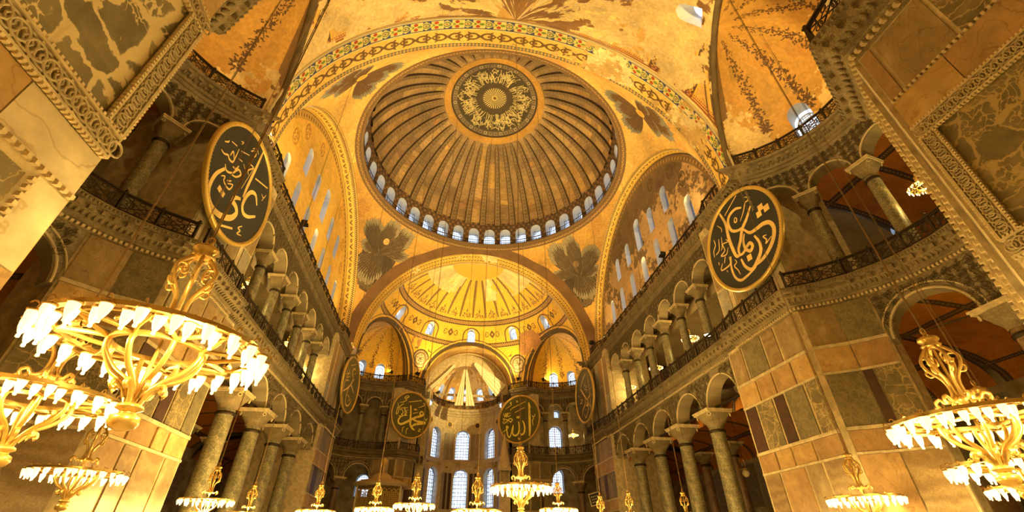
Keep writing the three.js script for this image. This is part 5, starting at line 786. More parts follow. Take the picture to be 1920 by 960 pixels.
// ---------------------------------------------------------------- calligraphy roundels
const STROKES = {"ali":[[0.084,-0.53,-0.15,-0.64,-0.38,-0.64,-0.61,-0.57,-0.74,-0.43,-0.81,-0.24,-0.8,-0.03,-0.71,0.12,-0.58,0.16,-0.45,0.08,-0.39,-0.08,-0.38,-0.01,-0.28,0.11,-0.2],[0.062,0.12,0.94,0.13,0.51,0.13,0.11,0.14,-0.13],[0.068,0.58,0.07,0.43,0.18,0.3,0.13,0.22,-0.02,0.22,-0.24,0.31,-0.32,0.45,-0.29,0.67,-0.11],[0.091,-0.43,-0.48,-0.42,-0.47],[0.091,-0.32,-0.48,-0.31,-0.48],[0.029,0.23,0.39,0.67,0.57],[0.019,0.57,0.34,0.67,0.33,0.71,0.44],[0.019,0.67,0.33,0.66,0.25],[0.036,-0.1,-0.91,0.24,-0.72],[0.023,0.44,-0.51,0.36,-0.61,0.44,-0.61,0.39,-0.7,0.52,-0.65],[0.029,-0.78,0.0,-0.69,0.01,-0.6,0.07,-0.55,0.05,-0.45,0.08,-0.44,0.21,-0.45,0.38],[0.026,-0.56,0.11,-0.54,0.22,-0.44,0.14],[0.019,-0.67,0.31,-0.52,0.37],[0.023,-0.8,0.16,-0.73,0.23,-0.72,0.27],[0.032,-0.57,-0.09,-0.48,-0.14,-0.35,-0.06,-0.24,0.12,-0.15,0.11,-0.22,-0.02,-0.34,-0.09],[0.029,-0.4,0.03,-0.31,0.07,-0.28,0.17],[0.026,-0.53,-0.3,-0.45,-0.24,-0.43,-0.31,-0.24,-0.31,-0.21,-0.19,-0.33,-0.27],[0.026,-0.37,-0.25,-0.28,-0.17],[0.026,-0.18,0.63,-0.09,0.73,-0.02,0.71,-0.07,0.58],[0.019,-0.17,0.71,-0.06,0.81,0.03,0.78],[0.019,-0.49,0.52,-0.43,0.56,-0.45,0.49],[0.016,-0.39,0.4,-0.17,0.54],[0.016,-0.37,0.25,-0.25,0.3],[0.023,-0.12,0.42,0.06,0.48,-0.03,0.31,0.03,0.27],[0.013,0.08,0.49,0.01,-0.06],[0.016,-0.2,0.3,-0.09,0.25]],"osman":[[0.074,-0.3,0.88,-0.24,0.55,-0.28,0.26,-0.28,-0.05,-0.24,-0.24,-0.14,-0.26],[0.066,0.48,0.43,0.29,0.27,0.11,0.16,-0.03,-0.02,-0.15,-0.15,-0.16,-0.27],[0.063,0.27,0.56,0.11,0.65,-0.09,0.63,-0.17,0.52,-0.15,0.32,-0.01,0.21,0.15,0.18],[0.074,0.13,0.13,0.24,-0.03,0.41,-0.07,0.59,-0.09,0.72,-0.17,0.75,-0.31,0.66,-0.47,0.49,-0.59,0.28,-0.66,0.03,-0.66],[0.068,0.31,-0.15,0.36,-0.35,0.32,-0.5,0.15,-0.63,0.0,-0.69,-0.13,-0.55,-0.17,-0.35],[0.063,0.11,0.04,0.03,-0.08,0.02,-0.25,0.11,-0.35,0.19,-0.3,0.16,-0.21,0.07,-0.22,-0.07,-0.28,-0.21,-0.26],[0.051,-0.39,-0.14,-0.47,-0.36,-0.45,-0.6,-0.34,-0.72,-0.17,-0.73,0.04,-0.71],[0.125,0.66,0.23,0.67,0.22],[0.125,0.77,0.13,0.78,0.12],[0.12,0.58,0.14,0.59,0.14],[0.12,0.03,-0.45,0.04,-0.46],[0.026,0.26,0.89,-0.19,0.73],[0.026,0.42,0.69,0.48,0.64,0.47,0.57,0.4,0.58,0.29,0.46,0.13,0.33],[0.029,0.04,0.5,0.07,0.44,0.03,0.39,-0.01,0.43,0.03,0.5],[0.026,0.56,-0.32,0.48,-0.3,0.52,-0.4,0.48,-0.45,0.64,-0.41],[0.023,-0.47,0.69,-0.39,0.54,-0.41,0.47],[0.026,-0.69,0.48,-0.69,0.34,-0.79,0.25,-0.82,0.12],[0.026,-0.55,0.4,-0.64,0.17,-0.76,0.14],[0.026,-0.46,0.39,-0.53,0.18,-0.58,0.13],[0.026,-0.37,0.26,-0.33,0.18,-0.49,0.22,-0.49,0.07,-0.63,0.03,-0.48,-0.03,-0.38,0.07],[0.029,-0.66,-0.13,-0.75,-0.24,-0.56,-0.28,-0.46,-0.26,-0.43,-0.12],[0.023,-0.32,-0.26,-0.3,-0.34,-0.38,-0.37,-0.33,-0.5,-0.31,-0.61],[0.023,-0.53,-0.05,-0.61,-0.16],[0.02,-0.75,-0.04,-0.76,-0.11],[0.02,-0.61,-0.33,-0.59,-0.38]],"muhammad":[[0.087,-0.09,0.4,-0.04,0.08,-0.02,-0.19,0.01,-0.41,0.1,-0.54,0.25,-0.62],[0.084,0.64,0.14,0.53,0.23,0.43,0.16,0.47,0.05,0.61,0.11,0.5,0.03,0.27,-0.06,-0.03,-0.23,-0.21,-0.35,-0.45,-0.47,-0.58,-0.43,-0.6,-0.31,-0.49,-0.13],[0.09,0.08,-0.18,0.29,-0.22,0.56,-0.23,0.75,-0.23,0.43,-0.32,0.2,-0.4,0.07,-0.52],[0.032,-0.21,0.53,0.45,0.72],[0.035,0.07,0.07,0.34,0.17],[0.029,-0.67,0.42,-0.49,0.48,-0.33,0.6,-0.38,0.68,-0.3,0.7,-0.23,0.76,-0.33,0.78,-0.45,0.66,-0.38,0.61],[0.029,0.3,0.37,0.47,0.44,0.63,0.55,0.56,0.61,0.63,0.63],[0.032,0.09,0.29,0.14,0.22,0.17,0.29,0.22,0.24,0.25,0.32],[0.032,-0.75,0.4,-0.7,0.26,-0.74,0.1,-0.74,-0.09,-0.67,-0.03,-0.64,0.22,-0.45,0.41],[0.032,-0.6,0.1,-0.52,0.14,-0.42,0.04,-0.49,-0.08,-0.34,-0.08,-0.24,0.07,-0.35,0.14,-0.39,0.28],[0.032,-0.34,0.2,-0.3,-0.06,-0.19,-0.05],[0.029,-0.62,-0.15,-0.41,-0.14],[0.026,-0.6,0.18,-0.21,0.28],[0.026,-0.26,0.14,-0.19,0.18],[0.029,-0.27,-0.55,-0.34,-0.61,-0.34,-0.79],[0.029,-0.07,-0.58,-0.14,-0.63,-0.15,-0.85],[0.029,0.43,-0.54,0.55,-0.54,0.44,-0.64,0.58,-0.63],[0.029,0.71,-0.02,0.78,-0.12,0.86,0.0]],"allah":[[0.095,0.49,0.64,0.5,0.42,0.51,0.09,0.51,-0.25,0.51,-0.55,0.49,-0.75],[0.051,0.52,0.56,0.56,0.39],[0.067,0.17,-0.08,0.24,-0.22,0.27,-0.42,0.23,-0.6,0.13,-0.66,0.06,-0.58],[0.067,-0.02,-0.1,0.01,-0.35,-0.01,-0.54,-0.11,-0.65,-0.22,-0.66,-0.31,-0.56,-0.29,-0.36,-0.28,-0.22],[0.054,-0.28,-0.22,-0.33,-0.38,-0.39,-0.6,-0.46,-0.71,-0.54,-0.63,-0.58,-0.46,-0.6,-0.24,-0.52,-0.29,-0.59,-0.36,-0.79,-0.47],[0.035,-0.12,0.14,-0.08,0.04,-0.04,0.11,-0.01,0.03,0.04,0.14],[0.032,-0.4,0.38,-0.4,0.44,0.33,0.7],[0.032,-0.2,0.29,0.28,0.45],[0.032,-0.67,0.5,-0.5,0.57,-0.36,0.66,-0.42,0.72,-0.4,0.76,-0.35,0.73],[0.029,-0.09,0.8,-0.04,0.74,-0.09,0.72,-0.11,0.76,-0.09,0.8],[0.038,-0.77,0.32,-0.69,0.15,-0.65,0.31,-0.61,0.14,-0.56,0.32,-0.52,0.15,-0.4,0.22],[0.041,-0.8,-0.01,-0.74,-0.1,-0.58,-0.04,-0.46,0.06,-0.32,0.01,-0.4,-0.08,-0.53,0.01,-0.65,0.05,-0.77,0.09,-0.7,-0.04],[0.029,-0.53,0.29,-0.38,0.3],[0.032,0.63,0.09,0.69,-0.01,0.79,0.11],[0.032,0.72,-0.06,0.66,-0.1,0.66,-0.35],[0.029,-0.05,-0.75,0.0,-0.84,0.05,-0.75],[0.035,-0.55,-0.11,-0.54,-0.12],[0.035,-0.4,-0.11,-0.39,-0.12]],"omar":[[0.065,0.22,0.63,-0.04,0.58,-0.1,0.43,0.07,0.31,0.11,0.17,-0.01,0.0,-0.34,-0.25,-0.71,-0.45],[0.061,0.3,0.31,0.01,0.04,0.25,-0.06,0.49,-0.16],[0.053,-0.12,-0.09,-0.24,-0.42,-0.2,-0.67,0.02,-0.75,0.29,-0.62,0.44,-0.44],[0.027,-0.44,0.56,0.14,0.82],[0.027,-0.69,0.32,-0.76,0.14,-0.44,0.28,-0.6,0.08,-0.23,0.24],[0.027,-0.5,0.36,-0.27,0.28],[0.027,-0.48,0.06,-0.61,-0.04,-0.27,0.07],[0.027,-0.17,-0.4,0.15,-0.45,0.12,-0.55,0.35,-0.39],[0.027,0.19,0.44,0.39,0.58],[0.023,-0.72,-0.37,-0.72,-0.17,-0.73,-0.03]],"abubakr":[[0.036,0.28,0.72,-0.03,0.6,-0.37,0.37],[0.066,-0.38,0.34,-0.11,0.06,0.25,-0.27],[0.036,0.49,0.52,0.53,0.21,0.52,-0.15,0.29,-0.25,0.55,-0.65],[0.042,0.02,-0.14,-0.01,-0.33,-0.3,-0.49,-0.47,-0.68],[0.066,0.16,-0.3,0.24,-0.45,0.09,-0.42],[0.036,0.38,-0.39,0.22,-0.63,-0.07,-0.82,-0.2,-0.64],[0.036,-0.01,-0.52,-0.0,-0.59],[0.042,0.39,-0.64,0.4,-0.66],[0.021,0.22,0.41,0.05,0.34,0.32,0.23,0.08,0.18,0.34,0.08,0.15,0.04],[0.021,-0.52,-0.04,-0.24,-0.12,-0.56,-0.18,-0.27,-0.23],[0.021,-0.71,0.17,-0.5,0.05],[0.018,0.61,0.02,0.75,0.07],[0.018,0.64,-0.11,0.71,-0.23]]};
function roundel(name, label, c, az, r, board, ink, size) {
  const t = ctex(size, size, (g, w) => { g.fillStyle = css(board); g.fillRect(0, 0, w, w); blotches(g, w, w, 30, board.map((v) => v * 1.18), 10, 60, 0.3); g.fillStyle = css(ink); const q = (v) => (0.5 + v * 0.5) * w, k = (v) => (0.5 - v * 0.5) * w; for (const s of STROKES[name]) { const pts = []; for (let i = 1; i < s.length; i += 2) pts.push([q(s[i]), k(s[i + 1])]); if (pts.length === 2 && Math.hypot(pts[1][0] - pts[0][0], pts[1][1] - pts[0][1]) < s[0] * w * 0.3) { const d = s[0] * w * 0.25; g.save(); g.translate(...pts[0]); g.rotate(0.1); g.fillRect(-d, -d, 2 * d, 2 * d); g.restore(); } else pen(g, pts, s[0] * w * 0.5, pts.length > 2); } }, { grain: 0.12, fine: 0.08, wrap: false });
  const o = thing('calligraphy_roundel', label, 'roundel', 'calligraphy roundels', c); o.rotation.y = az;
  mesh('board', T(new THREE.CylinderGeometry(r * 0.97, r * 0.97, 0.12, 64), 0, 0, -0.07, 0, PI / 2), mat({ color: col(40, 34, 26) }), o);
  mesh('inscription', T(new THREE.CircleGeometry(r * 0.985, 72), 0, 0, 0.01), mat({ map: t, roughness: 0.5 }), o);
  const fr = lathe([[r * 0.93, 0], [r * 0.935, 0.06], [r * 0.95, 0.11], [r * 0.975, 0.13], [r, 0.1], [r * 1.004, 0.0], [r * 1.0, -0.12]], 80); mesh('gilt_frame', T(fr, 0, 0, 0, 0, PI / 2), gilt, o);
  const bd = []; for (let i = 0; i < 110; i++) { const a = i / 110 * TAU; bd.push(T(box(0.07, 0.05, 0.05), r * 0.963 * cos(a), r * 0.963 * sin(a), 0.125, 0, 0, a + 0.6)); } mesh('frame_beading', merge(bd), gilt, o);
  mesh('hanger', merge([rod([0, r, -0.05], [0.2, r + 0.45, -0.1], 0.03), rod([0, r, -0.05], [-0.2, r + 0.45, -0.1], 0.03)]), ironDark, o); return o;
}
const INK = [236, 200, 124], BD = [46, 48, 42], BD2 = [92, 88, 44], INK2 = [255, 232, 110];
roundel('ali', 'large dark roundel on the near left pier with one long slanting gold stroke', [-15.95, 19.3, 17.5], 87.9 * D2R, 3.56, BD, INK, 1024);
roundel('osman', 'large dark roundel on the near right pier with four square gold dots', [15.72, 19.25, 17.0], -86.8 * D2R, 3.6, BD, INK, 1024);
roundel('omar', 'sharply foreshortened roundel on the far left pier', [-15.75, 19.75, -20.1], 84.4 * D2R, 3.6, BD2.map((v) => v + 6), INK, 512);
roundel('abubakr', 'sharply foreshortened roundel on the far right pier', [15.1, 19.3, -18.5], -87.3 * D2R, 3.62, [58, 54, 34], INK, 512);
roundel('muhammad', 'olive roundel with gold lettering left of the apse', [-8.42, 19.08, -31.3], 33.6 * D2R, 3.45, BD2, INK2, 512);
roundel('allah', 'olive roundel with gold lettering and tall upright stroke right of the apse', [8.1, 18.95, -30.8], -36 * D2R, 3.66, BD2, INK2, 512);

// ---------------------------------------------------------------- chandeliers
const CH = (() => {   // built for a ring radius of 1.42 m, ring at y = 0
  const R = 1.42, ring = merge([crease(lathe([[R - 0.05, -0.03], [R + 0.05, -0.03], [R + 0.05, 0.03], [R - 0.05, 0.03], [R - 0.05, -0.03]], 72).toNonIndexed(), 0.5), crease(lathe([[R - 0.2, -0.02], [R - 0.15, -0.02], [R - 0.15, 0.03], [R - 0.2, 0.03], [R - 0.2, -0.02]], 64).toNonIndexed(), 0.5)]);
  const inner = [crease(lathe([[0.58, -0.08], [0.65, -0.08], [0.65, -0.02], [0.58, -0.02], [0.58, -0.08]], 48).toNonIndexed(), 0.5)], arms = [], basket = [], crown = [], leaf = [];
  for (let k = 0; k < 8; k++) {
    const a = k / 8 * TAU, P = (r, y, q = 0) => [r * cos(a + q), y, r * sin(a + q)];
    arms.push(tube([P(0.64, -0.05), P(0.86, -0.03, 0.18), P(1.12, 0, 0.34), P(1.3, 0, 0.39)], 0.032, 12, 6), tube([P(0.64, -0.05), P(0.86, -0.03, -0.18), P(1.12, 0, -0.34), P(1.3, 0, -0.39)], 0.032, 12, 6), tube([P(0.98, -0.02, -0.06), P(1.06, -0.04, 0), P(0.98, -0.02, 0.06)], 0.03, 8, 6));
    if (k % 2 === 0) basket.push(tube([P(0.62, -0.05), P(0.64, -0.16), P(0.5, -0.36), P(0.27, -0.5), P(0.13, -0.66), P(0.08, -0.78)], 0.042, 18, 6)); else basket.push(tube([P(0.62, -0.05), P(0.6, -0.2), P(0.42, -0.4), P(0.2, -0.52), P(0.1, -0.66), P(0.07, -0.78)], 0.038, 18, 6));
    leaf.push(tube([P(0.12, -0.7), P(0.2, -0.58), P(0.3, -0.54), P(0.34, -0.6), P(0.29, -0.63)], 0.036, 12, 6));
  }
  for (let k = 0; k < 6; k++) {
    const a = k / 6 * TAU, P = (r, y) => [r * cos(a), y, r * sin(a)];
    crown.push(tube([P(0.42, 0.28), P(0.46, 0.36), P(0.36, 0.42), P(0.28, 0.34), P(0.14, 0.4), P(0.1, 0.58), P(0.14, 0.76), P(0.3, 0.98), P(0.33, 1.14), P(0.22, 1.3), P(0.1, 1.42), P(0.07, 1.5)], 0.034, 34, 6));
    crown.push(tube([P(0.2, 0.86), P(0.3, 0.84), P(0.35, 0.92), P(0.29, 0.97), P(0.25, 0.92)], 0.022, 12, 5), tube([P(0.28, 1.2), P(0.17, 1.2), P(0.14, 1.1), P(0.2, 1.05), P(0.23, 1.11)], 0.022, 12, 5));
  }
  const collar = merge([lathe([[0.03, 1.66], [0.07, 1.62], [0.19, 1.58], [0.21, 1.52], [0.14, 1.46], [0.2, 1.42], [0.16, 1.37], [0.05, 1.35]], 20), T(new THREE.TorusGeometry(0.06, 0.02, 6, 12), 0, 1.72, 0)]);
  const finial = lathe([[0.05, -0.7], [0.09, -0.76], [0.16, -0.79], [0.17, -0.83], [0.1, -0.86], [0.11, -0.89], [0.18, -0.92], [0.19, -0.99], [0.15, -1.05], [0.06, -1.08], [0, -1.09]], 20);
  const stem = merge([rod([0, -0.7, 0], [0, 1.4, 0], 0.028), lathe([[0.03, 0.44], [0.12, 0.4], [0.14, 0.33], [0.06, 0.28], [0.03, 0.2]], 14)]);
  const bell = lathe([[0.0, -0.25], [0.024, -0.24], [0.024, -0.215], [0.016, -0.205], [0.034, -0.18], [0.058, -0.12], [0.07, -0.055], [0.068, -0.02], [0.0, -0.015]], 12), cap = merge([lathe([[0.0, 0.0], [0.085, -0.005], [0.08, -0.025], [0.05, -0.028]], 12), T(new THREE.TorusGeometry(0.045, 0.011, 5, 10, 4.2), 0.03, 0.05, 0)]);
  return { R, ring, inner: inner[0], arms: merge(arms), basket: merge(basket), leaf: merge(leaf), crown: merge(crown), collar, finial, stem, bell, cap, n: 48 };
})();
const lampRing = (() => { const L = [], K = []; for (let i = 0; i < 30; i++) { const a = i / 30 * TAU, g = lathe([[0.0, -0.24], [0.035, -0.2], [0.075, -0.1], [0.07, -0.01], [0, 0]], 7); L.push(T(g, (CH.R + (i % 2 ? 0.03 : -0.1)) * cos(a), -0.02, (CH.R + (i % 2 ? 0.03 : -0.1)) * sin(a))); } return merge(L); })();
function chandelier(label, x, y, z, R, detail, topY, power, group = 'ring chandeliers hanging low over the floor') {
  const k = R / CH.R, o = thing('chandelier', label, 'chandelier', group, [x, y, z]); o.scale.set(k, k * 1.16, k);
  mesh('ring', CH.ring, brass, o); mesh('inner_ring', CH.inner, brass, o); mesh('arms', CH.arms, brass, o); mesh('basket', CH.basket, brass, o); mesh('leaf_scrolls', CH.leaf, brass, o); mesh('crown_scrolls', CH.crown, brass, o); mesh('collar', CH.collar, brass, o); mesh('finial', CH.finial, brass, o); mesh('stem', CH.stem, brass, o);
  const h = (topY - y) / k / 1.16; mesh('cable', merge([rod([0.015, 1.7, 0], [0.03, h, 0.02], 0.012 / k, 5), rod([-0.02, 1.7, 0], [-0.05, h, 0], 0.008 / k, 5)]), cordMat, o);
  const turn = rnd() * 6;
  const light = (p, i, r) => { const l = new THREE.PointLight(WARM, i * K_CHAND, 0, 2); l.name = 'lamp_light'; l.position.set(...p); l.castShadow = true; l.shadow.radius = r; o.add(l); };
  if (detail) {
    for (let i = 0; i < CH.n; i++) { const a = turn + i / CH.n * TAU, r = CH.R + (i % 2 ? 0.05 : -0.11), P = [r * cos(a), -0.02, r * sin(a)], m = mesh('glass_lamp', CH.bell, lampGlass, o, P); const c = mesh('lamp_cap', CH.cap, brass, m); c.rotation.y = -a; if (i % 12 === 0) light([P[0], -0.1, P[2]], power / 4, 3); }
  } else { mesh('glass_lamps', lampRing, lampGlass, o); light([0, -0.3, 0], power, 12); }
  return o;
}
const fromCam = (az, hd) => [camera.position.x + hd * sin(az * D2R), camera.position.z - hd * cos(az * D2R)];
const low = (az, hd) => fromCam(az, hd);
{
  let q = low(-32.6, 6.3); chandelier('large ring chandelier nearest the viewer at left, all its lamps in view', q[0], 3.64, q[1], 1.08, true, 34, 46);
  q = low(-39.3, 10.2); chandelier('ring chandelier cut by the left edge, just below the largest one', q[0], 3.66, q[1], 1.14, true, 34, 34);
  q = low(-33.9, 18.6); chandelier('small chandelier low at left before the marble pier', q[0], 3.56, q[1], 1.1, true, 34, 14);
  q = low(-23.4, 26); chandelier('chandelier before the left colonnade between the two nearest columns', q[0], 3.6, q[1], 1.06, false, 36, 70);
  q = low(-19.6, 30.5); chandelier('chandelier half sunk below the frame before the left columns', q[0], 3.4, q[1], 1.05, false, 38, 85);
  q = low(-13.1, 29.5); chandelier('chandelier at the bottom edge left of the lattice kiosk', q[0], 3.55, q[1], 1.0, false, 38, 85);
  q = low(-7.1, 27.5); chandelier('chandelier at the bottom edge in front of the lattice kiosk', q[0], 3.6, q[1], 0.97, false, 38, 85);
  q = low(-2.8, 25); chandelier('chandelier at the bottom edge left of the apse windows', q[0], 3.62, q[1], 0.97, false, 38, 85);
  q = low(4.3, 27.5); chandelier('chandelier at the bottom edge right below the apse', q[0], 3.55, q[1], 1.3, false, 38, 85);
  q = low(9.4, 17.6); chandelier('highest of the distant chandeliers, under the right apse roundel', q[0], 3.62, q[1], 1.05, true, 34, 80);
  q = low(13.7, 27); chandelier('chandelier at the bottom edge under the far right exedra window', q[0], 3.6, q[1], 0.98, false, 38, 85);
  q = low(18.5, 29); chandelier('chandelier peeping over the bottom edge near the far right pier', q[0], 3.1, q[1], 1.0, false, 38, 40);
  q = low(21.7, 31); chandelier('chandelier sunk below the frame before the second nearest right column, only its crown showing', q[0], 3.35, q[1], 1.05, false, 38, 45);
  q = low(27.6, 30); chandelier('chandelier sunk below the frame before the nearest right column, only its crown showing', q[0], 3.2, q[1], 1.05, false, 36, 45);
  q = low(54.3, 11.2); chandelier('largest chandelier at right, cut by the right edge', q[0], 3.55, q[1], 1.18, true, 32, 62);
  q = low(55.6, 18); chandelier('middle one of the three chandeliers stacked at the right edge', q[0], 3.55, q[1], 1.5, true, 26, 55);
  q = low(55.9, 24.5); chandelier('lowest and farthest of the three chandeliers stacked at the right edge', q[0], 3.5, q[1], 1.4, true, 12.5, 40);
  q = low(44, 24.6); chandelier('small chandelier low at right before the marble clad pier', q[0], 3.5, q[1], 1.27, true, 30, 55);
  for (const [x, y, z, R, l] of [[-18.9, 18.4, 7.2, 0.6, 'nearest little chandelier in the left gallery'], [-18.9, 18.4, -4, 0.62, 'middle little chandelier in the left gallery'], [-18.9, 18.5, -11.3, 0.62, 'farthest little chandelier in the left gallery'], [18.4, 17.9, 3.9, 0.75, 'nearest little chandelier in the right gallery'], [18.4, 17.85, -3.6, 0.7, 'middle little chandelier in the right gallery'], [18.4, 18.1, -10.8, 0.65, 'farthest little chandelier in the right gallery'], [17.1, 17.2, -32.4, 0.8, 'little chandelier in the far right exedra gallery'], [20.3, 17.3, 24.9, 0.66, 'little chandelier in the near right exedra gallery']]) chandelier(l, x, y, z, R, false, z < -30 ? 24 : 22.6, 14, 'little chandeliers in the galleries');
}
// ---------------------------------------------------------------- white drapes in the apse mouth
function drape(label, A, B, Cc, Dd, folds, depth) {   // corners: top left, top right, bottom right, bottom left
  const L = (a, b, k) => a.map((v, i) => lerp(v, b[i], k)), g = grid((u, v) => { const p = L(L(A, B, u), L(Dd, Cc, u), v), sag = sin(v * PI) * 0.25; return [p[0], p[1] - sag * 0.4, p[2] + depth * (0.3 + 0.7 * v) * sin(u * folds * TAU)]; }, 48, 20, (u, v) => [u * 2, v * 4]);
  const o = thing('drape', label, 'drape', 'white cloth drapes in the apse'); mesh('cloth', g, linen, o); return o;
}
drape('left half of the white cloth hanging down the middle of the apse vault', [-0.75, 28.1, -35.5], [-0.48, 28.1, -35.5], [-0.52, 21.9, -35.3], [-1.98, 21.85, -35.3], 3, 0.05);
drape('right half of the white cloth hanging down the middle of the apse vault', [-0.42, 28.1, -35.5], [-0.2, 28.1, -35.5], [1.42, 21.9, -35.3], [-0.12, 21.85, -35.3], 3, 0.05);
drape('narrow white cloth stretched to the left side of the apse arch', [-2.5, 28.9, -35.3], [-2.2, 28.65, -35.3], [-5.9, 24.3, -35.2], [-6.3, 24.8, -35.2], 2, 0.05);
drape('broad white cloth gathered to the right side of the apse arch', [1.3, 29.5, -35.3], [0.9, 29.0, -35.3], [4.9, 23.6, -35.3], [6.7, 25.7, -35.3], 4, 0.1);

// ---------------------------------------------------------------- lattice kiosk left of the apse
{
  const o = thing('lattice_kiosk', 'small gilded kiosk with lattice screens and low domed roof left of the apse', 'kiosk', undefined, [-10.8, 0, -27]), R = 3.1, hex = (r, i) => [r * cos((i + 0.5) / 6 * TAU), r * sin((i + 0.5) / 6 * TAU)];
  for (let i = 0; i < 6; i++) {
    const [x, z] = hex(R, i), [x2, z2] = hex(R, i + 1), ry = atan2(-(z2 - z), x2 - x), L = Math.hypot(x2 - x, z2 - z);
    mesh('post', merge([rod([x, 0, z], [x, 8.7, z], 0.14, 8), lathe([[0.28, 4.6], [0.3, 4.9], [0.16, 5.0]], 8).translate(x, 0, z)]), MB.cream, o);
    const lat = []; for (let k = 0; k < 12; k++) { lat.push(box(0.05, 2.0, 0.04, (k + 0.5) * L / 12, 7.1, 0)); } for (let k = 0; k < 9; k++) lat.push(box(L, 0.05, 0.04, L / 2, 6.2 + k * 0.22, 0)); for (let k = 0; k < 5; k++) lat.push(T(new THREE.TorusGeometry(0.26, 0.05, 5, 12, PI), (k + 0.5) * L / 5, 8.1, 0));
    const sc = mesh('lattice_screen', merge(lat), gilt, o, [x, 0, z]); sc.rotation.y = ry; const dd = mesh('dado_panel', box(L - 0.2, 1.1, 0.08, L / 2, 5.55, 0), gilt, o, [x, 0, z]); dd.rotation.y = ry;
  }
  mesh('platform', T(new THREE.CylinderGeometry(3.3, 3.2, 0.3, 6), 0, 4.85, 0, PI / 6 * 0), MB.cream, o);
  mesh('eaves', T(new THREE.CylinderGeometry(3.9, 3.55, 0.34, 6), 0, 8.85, 0), MB.cream, o);
  mesh('roof', crease(lathe([[3.8, 9.0], [2.6, 9.45], [1.5, 9.65], [1.3, 10.0], [0.8, 10.3], [0.25, 10.45], [0, 10.5]], 6).toNonIndexed(), 0.3), mat({ color: col(186, 160, 116) }), o);
  mesh('finial', lathe([[0, 12.3], [0.25, 12.1], [0.4, 11.75], [0.28, 11.45], [0.1, 11.3], [0.22, 11.1], [0.12, 10.8], [0.2, 10.5]], 12), gilt, o);
}
{ const o = thing('pulpit', 'slender pointed pulpit canopy right of the apse', 'pulpit', undefined, [5.6, 0, -28.5]); mesh('shaft', box(1.5, 9, 1.5, 0, 4.5, 0), MB.cream, o); for (const [i, j] of [[1, 1], [1, -1], [-1, 1], [-1, -1]]) mesh('post', rod([i * 0.62, 9, j * 0.62], [i * 0.62, 11.2, j * 0.62], 0.09, 8), MB.cream, o); mesh('canopy', T(box(1.7, 0.25, 1.7), 0, 11.3, 0), MB.cream, o); mesh('spire', T(new THREE.ConeGeometry(1.0, 5, 8), 0, 13.9, 0), MB.cream, o); }
// framed board leaning on the far right pier
{ const o = thing('framed_board', 'small tilted black board with pale script on the far right pier', 'board', undefined, [15.1, 6.95, -18.2]); o.rotation.set(0, -0.5, 0.22); const t = ctex(256, 256, (g, w) => { g.fillStyle = '#1c1814'; g.fillRect(0, 0, w, w); g.fillStyle = '#d8c49a'; for (let j = 0; j < 3; j++) for (let i = 0; i < 4; i++) pen(g, [[30 + i * 52, 60 + j * 66], [48 + i * 52, 80 + j * 66], [60 + i * 52, 52 + j * 66], [74 + i * 52, 74 + j * 66]], 9); }, { wrap: false }); mesh('board', box(1.3, 1.3, 0.1), mat({ color: col(40, 32, 24) }), o); mesh('inscription', T(new THREE.PlaneGeometry(1.12, 1.12), 0, 0, 0.055), mat({ map: t }), o); for (const [x, y, w, h] of [[0, 0.62, 1.36, 0.1], [0, -0.62, 1.36, 0.1], [0.62, 0, 0.1, 1.36], [-0.62, 0, 0.1, 1.36]]) mesh('frame_bar', box(w, h, 0.16, x, y, 0), MB.cream, o); }
// globe lamp among the right columns
{ const o = thing('globe_lamp', 'unlit white globe lamp on a curled bracket behind the nearest right column', 'lamp', undefined, [18.2, 6.3, 6.9]); mesh('globe', new THREE.SphereGeometry(0.24, 20, 14), mat({ color: col(236, 222, 188), roughness: 0.3 }), o); mesh('cap', lathe([[0, 0.34], [0.12, 0.3], [0.4, 0.27], [0.1, 0.22]], 16), brass, o); mesh('bracket', tube([[0, 0.34, 0], [0.12, 0.6, 0], [0, 0.95, 0], [-0.22, 0.9, 0], [-0.2, 0.65, 0]], 0.025, 24, 6), brass, o); mesh('rod', rod([0, 0.34, 0], [0, 4.9, 0], 0.015), ironDark, o); }

// ---------------------------------------------------------------- floodlights
const floodGlow = new THREE.MeshStandardMaterial({ color: 0xffffff, emissive: new THREE.Color().setRGB(1, 0.86, 0.5), emissiveIntensity: 14 });
const floodPlain = merge([box(0.5, 0.34, 0.22, 0, 0, -0.12), box(0.06, 0.5, 0.06, 0.28, -0.15, -0.1), box(0.06, 0.5, 0.06, -0.28, -0.15, -0.1), box(0.62, 0.05, 0.12, 0, -0.4, -0.1)]);
const floodBody = merge([box(0.5, 0.34, 0.22, 0, 0, -0.12), box(0.06, 0.4, 0.06, 0.28, -0.12, -0.1), box(0.06, 0.4, 0.06, -0.28, -0.12, -0.1), box(0.62, 0.05, 0.12, 0, -0.3, -0.1), box(0.56, 0.03, 0.5, 0, -0.18, 0.12), box(0.03, 0.36, 0.4, 0.27, 0, 0.08), box(0.03, 0.36, 0.4, -0.27, 0, 0.08)]);
function floodlight(label, pos, to, cd, cone, c = FLOOD, pen_ = 0.8, body = floodBody) {
  const o = thing('floodlight', label, 'floodlight', 'floodlights on the cornices', pos); o.lookAt(...to);
  mesh('housing', body, ironDark, o); mesh('lamp_face', box(0.44, 0.28, 0.02, 0, 0, 0.0), floodGlow, o);
  const s = new THREE.SpotLight(c, cd * K_FLOOD, 0, cone * D2R, pen_, 2); s.name = 'flood_beam'; s.position.set(0, 0, 0.06); s.castShadow = true; s.shadow.radius = 8; const t = new THREE.Object3D(); t.name = 'aim'; t.position.set(0, 0, 5); o.add(s); o.add(t); s.target = t;
}
floodlight('bright white floodlight at the foot of the nearest right gallery column', [16.2, 15.45, 9.75], [2, 22, 22], 500, 60, FLOOD, 0.8, floodPlain);
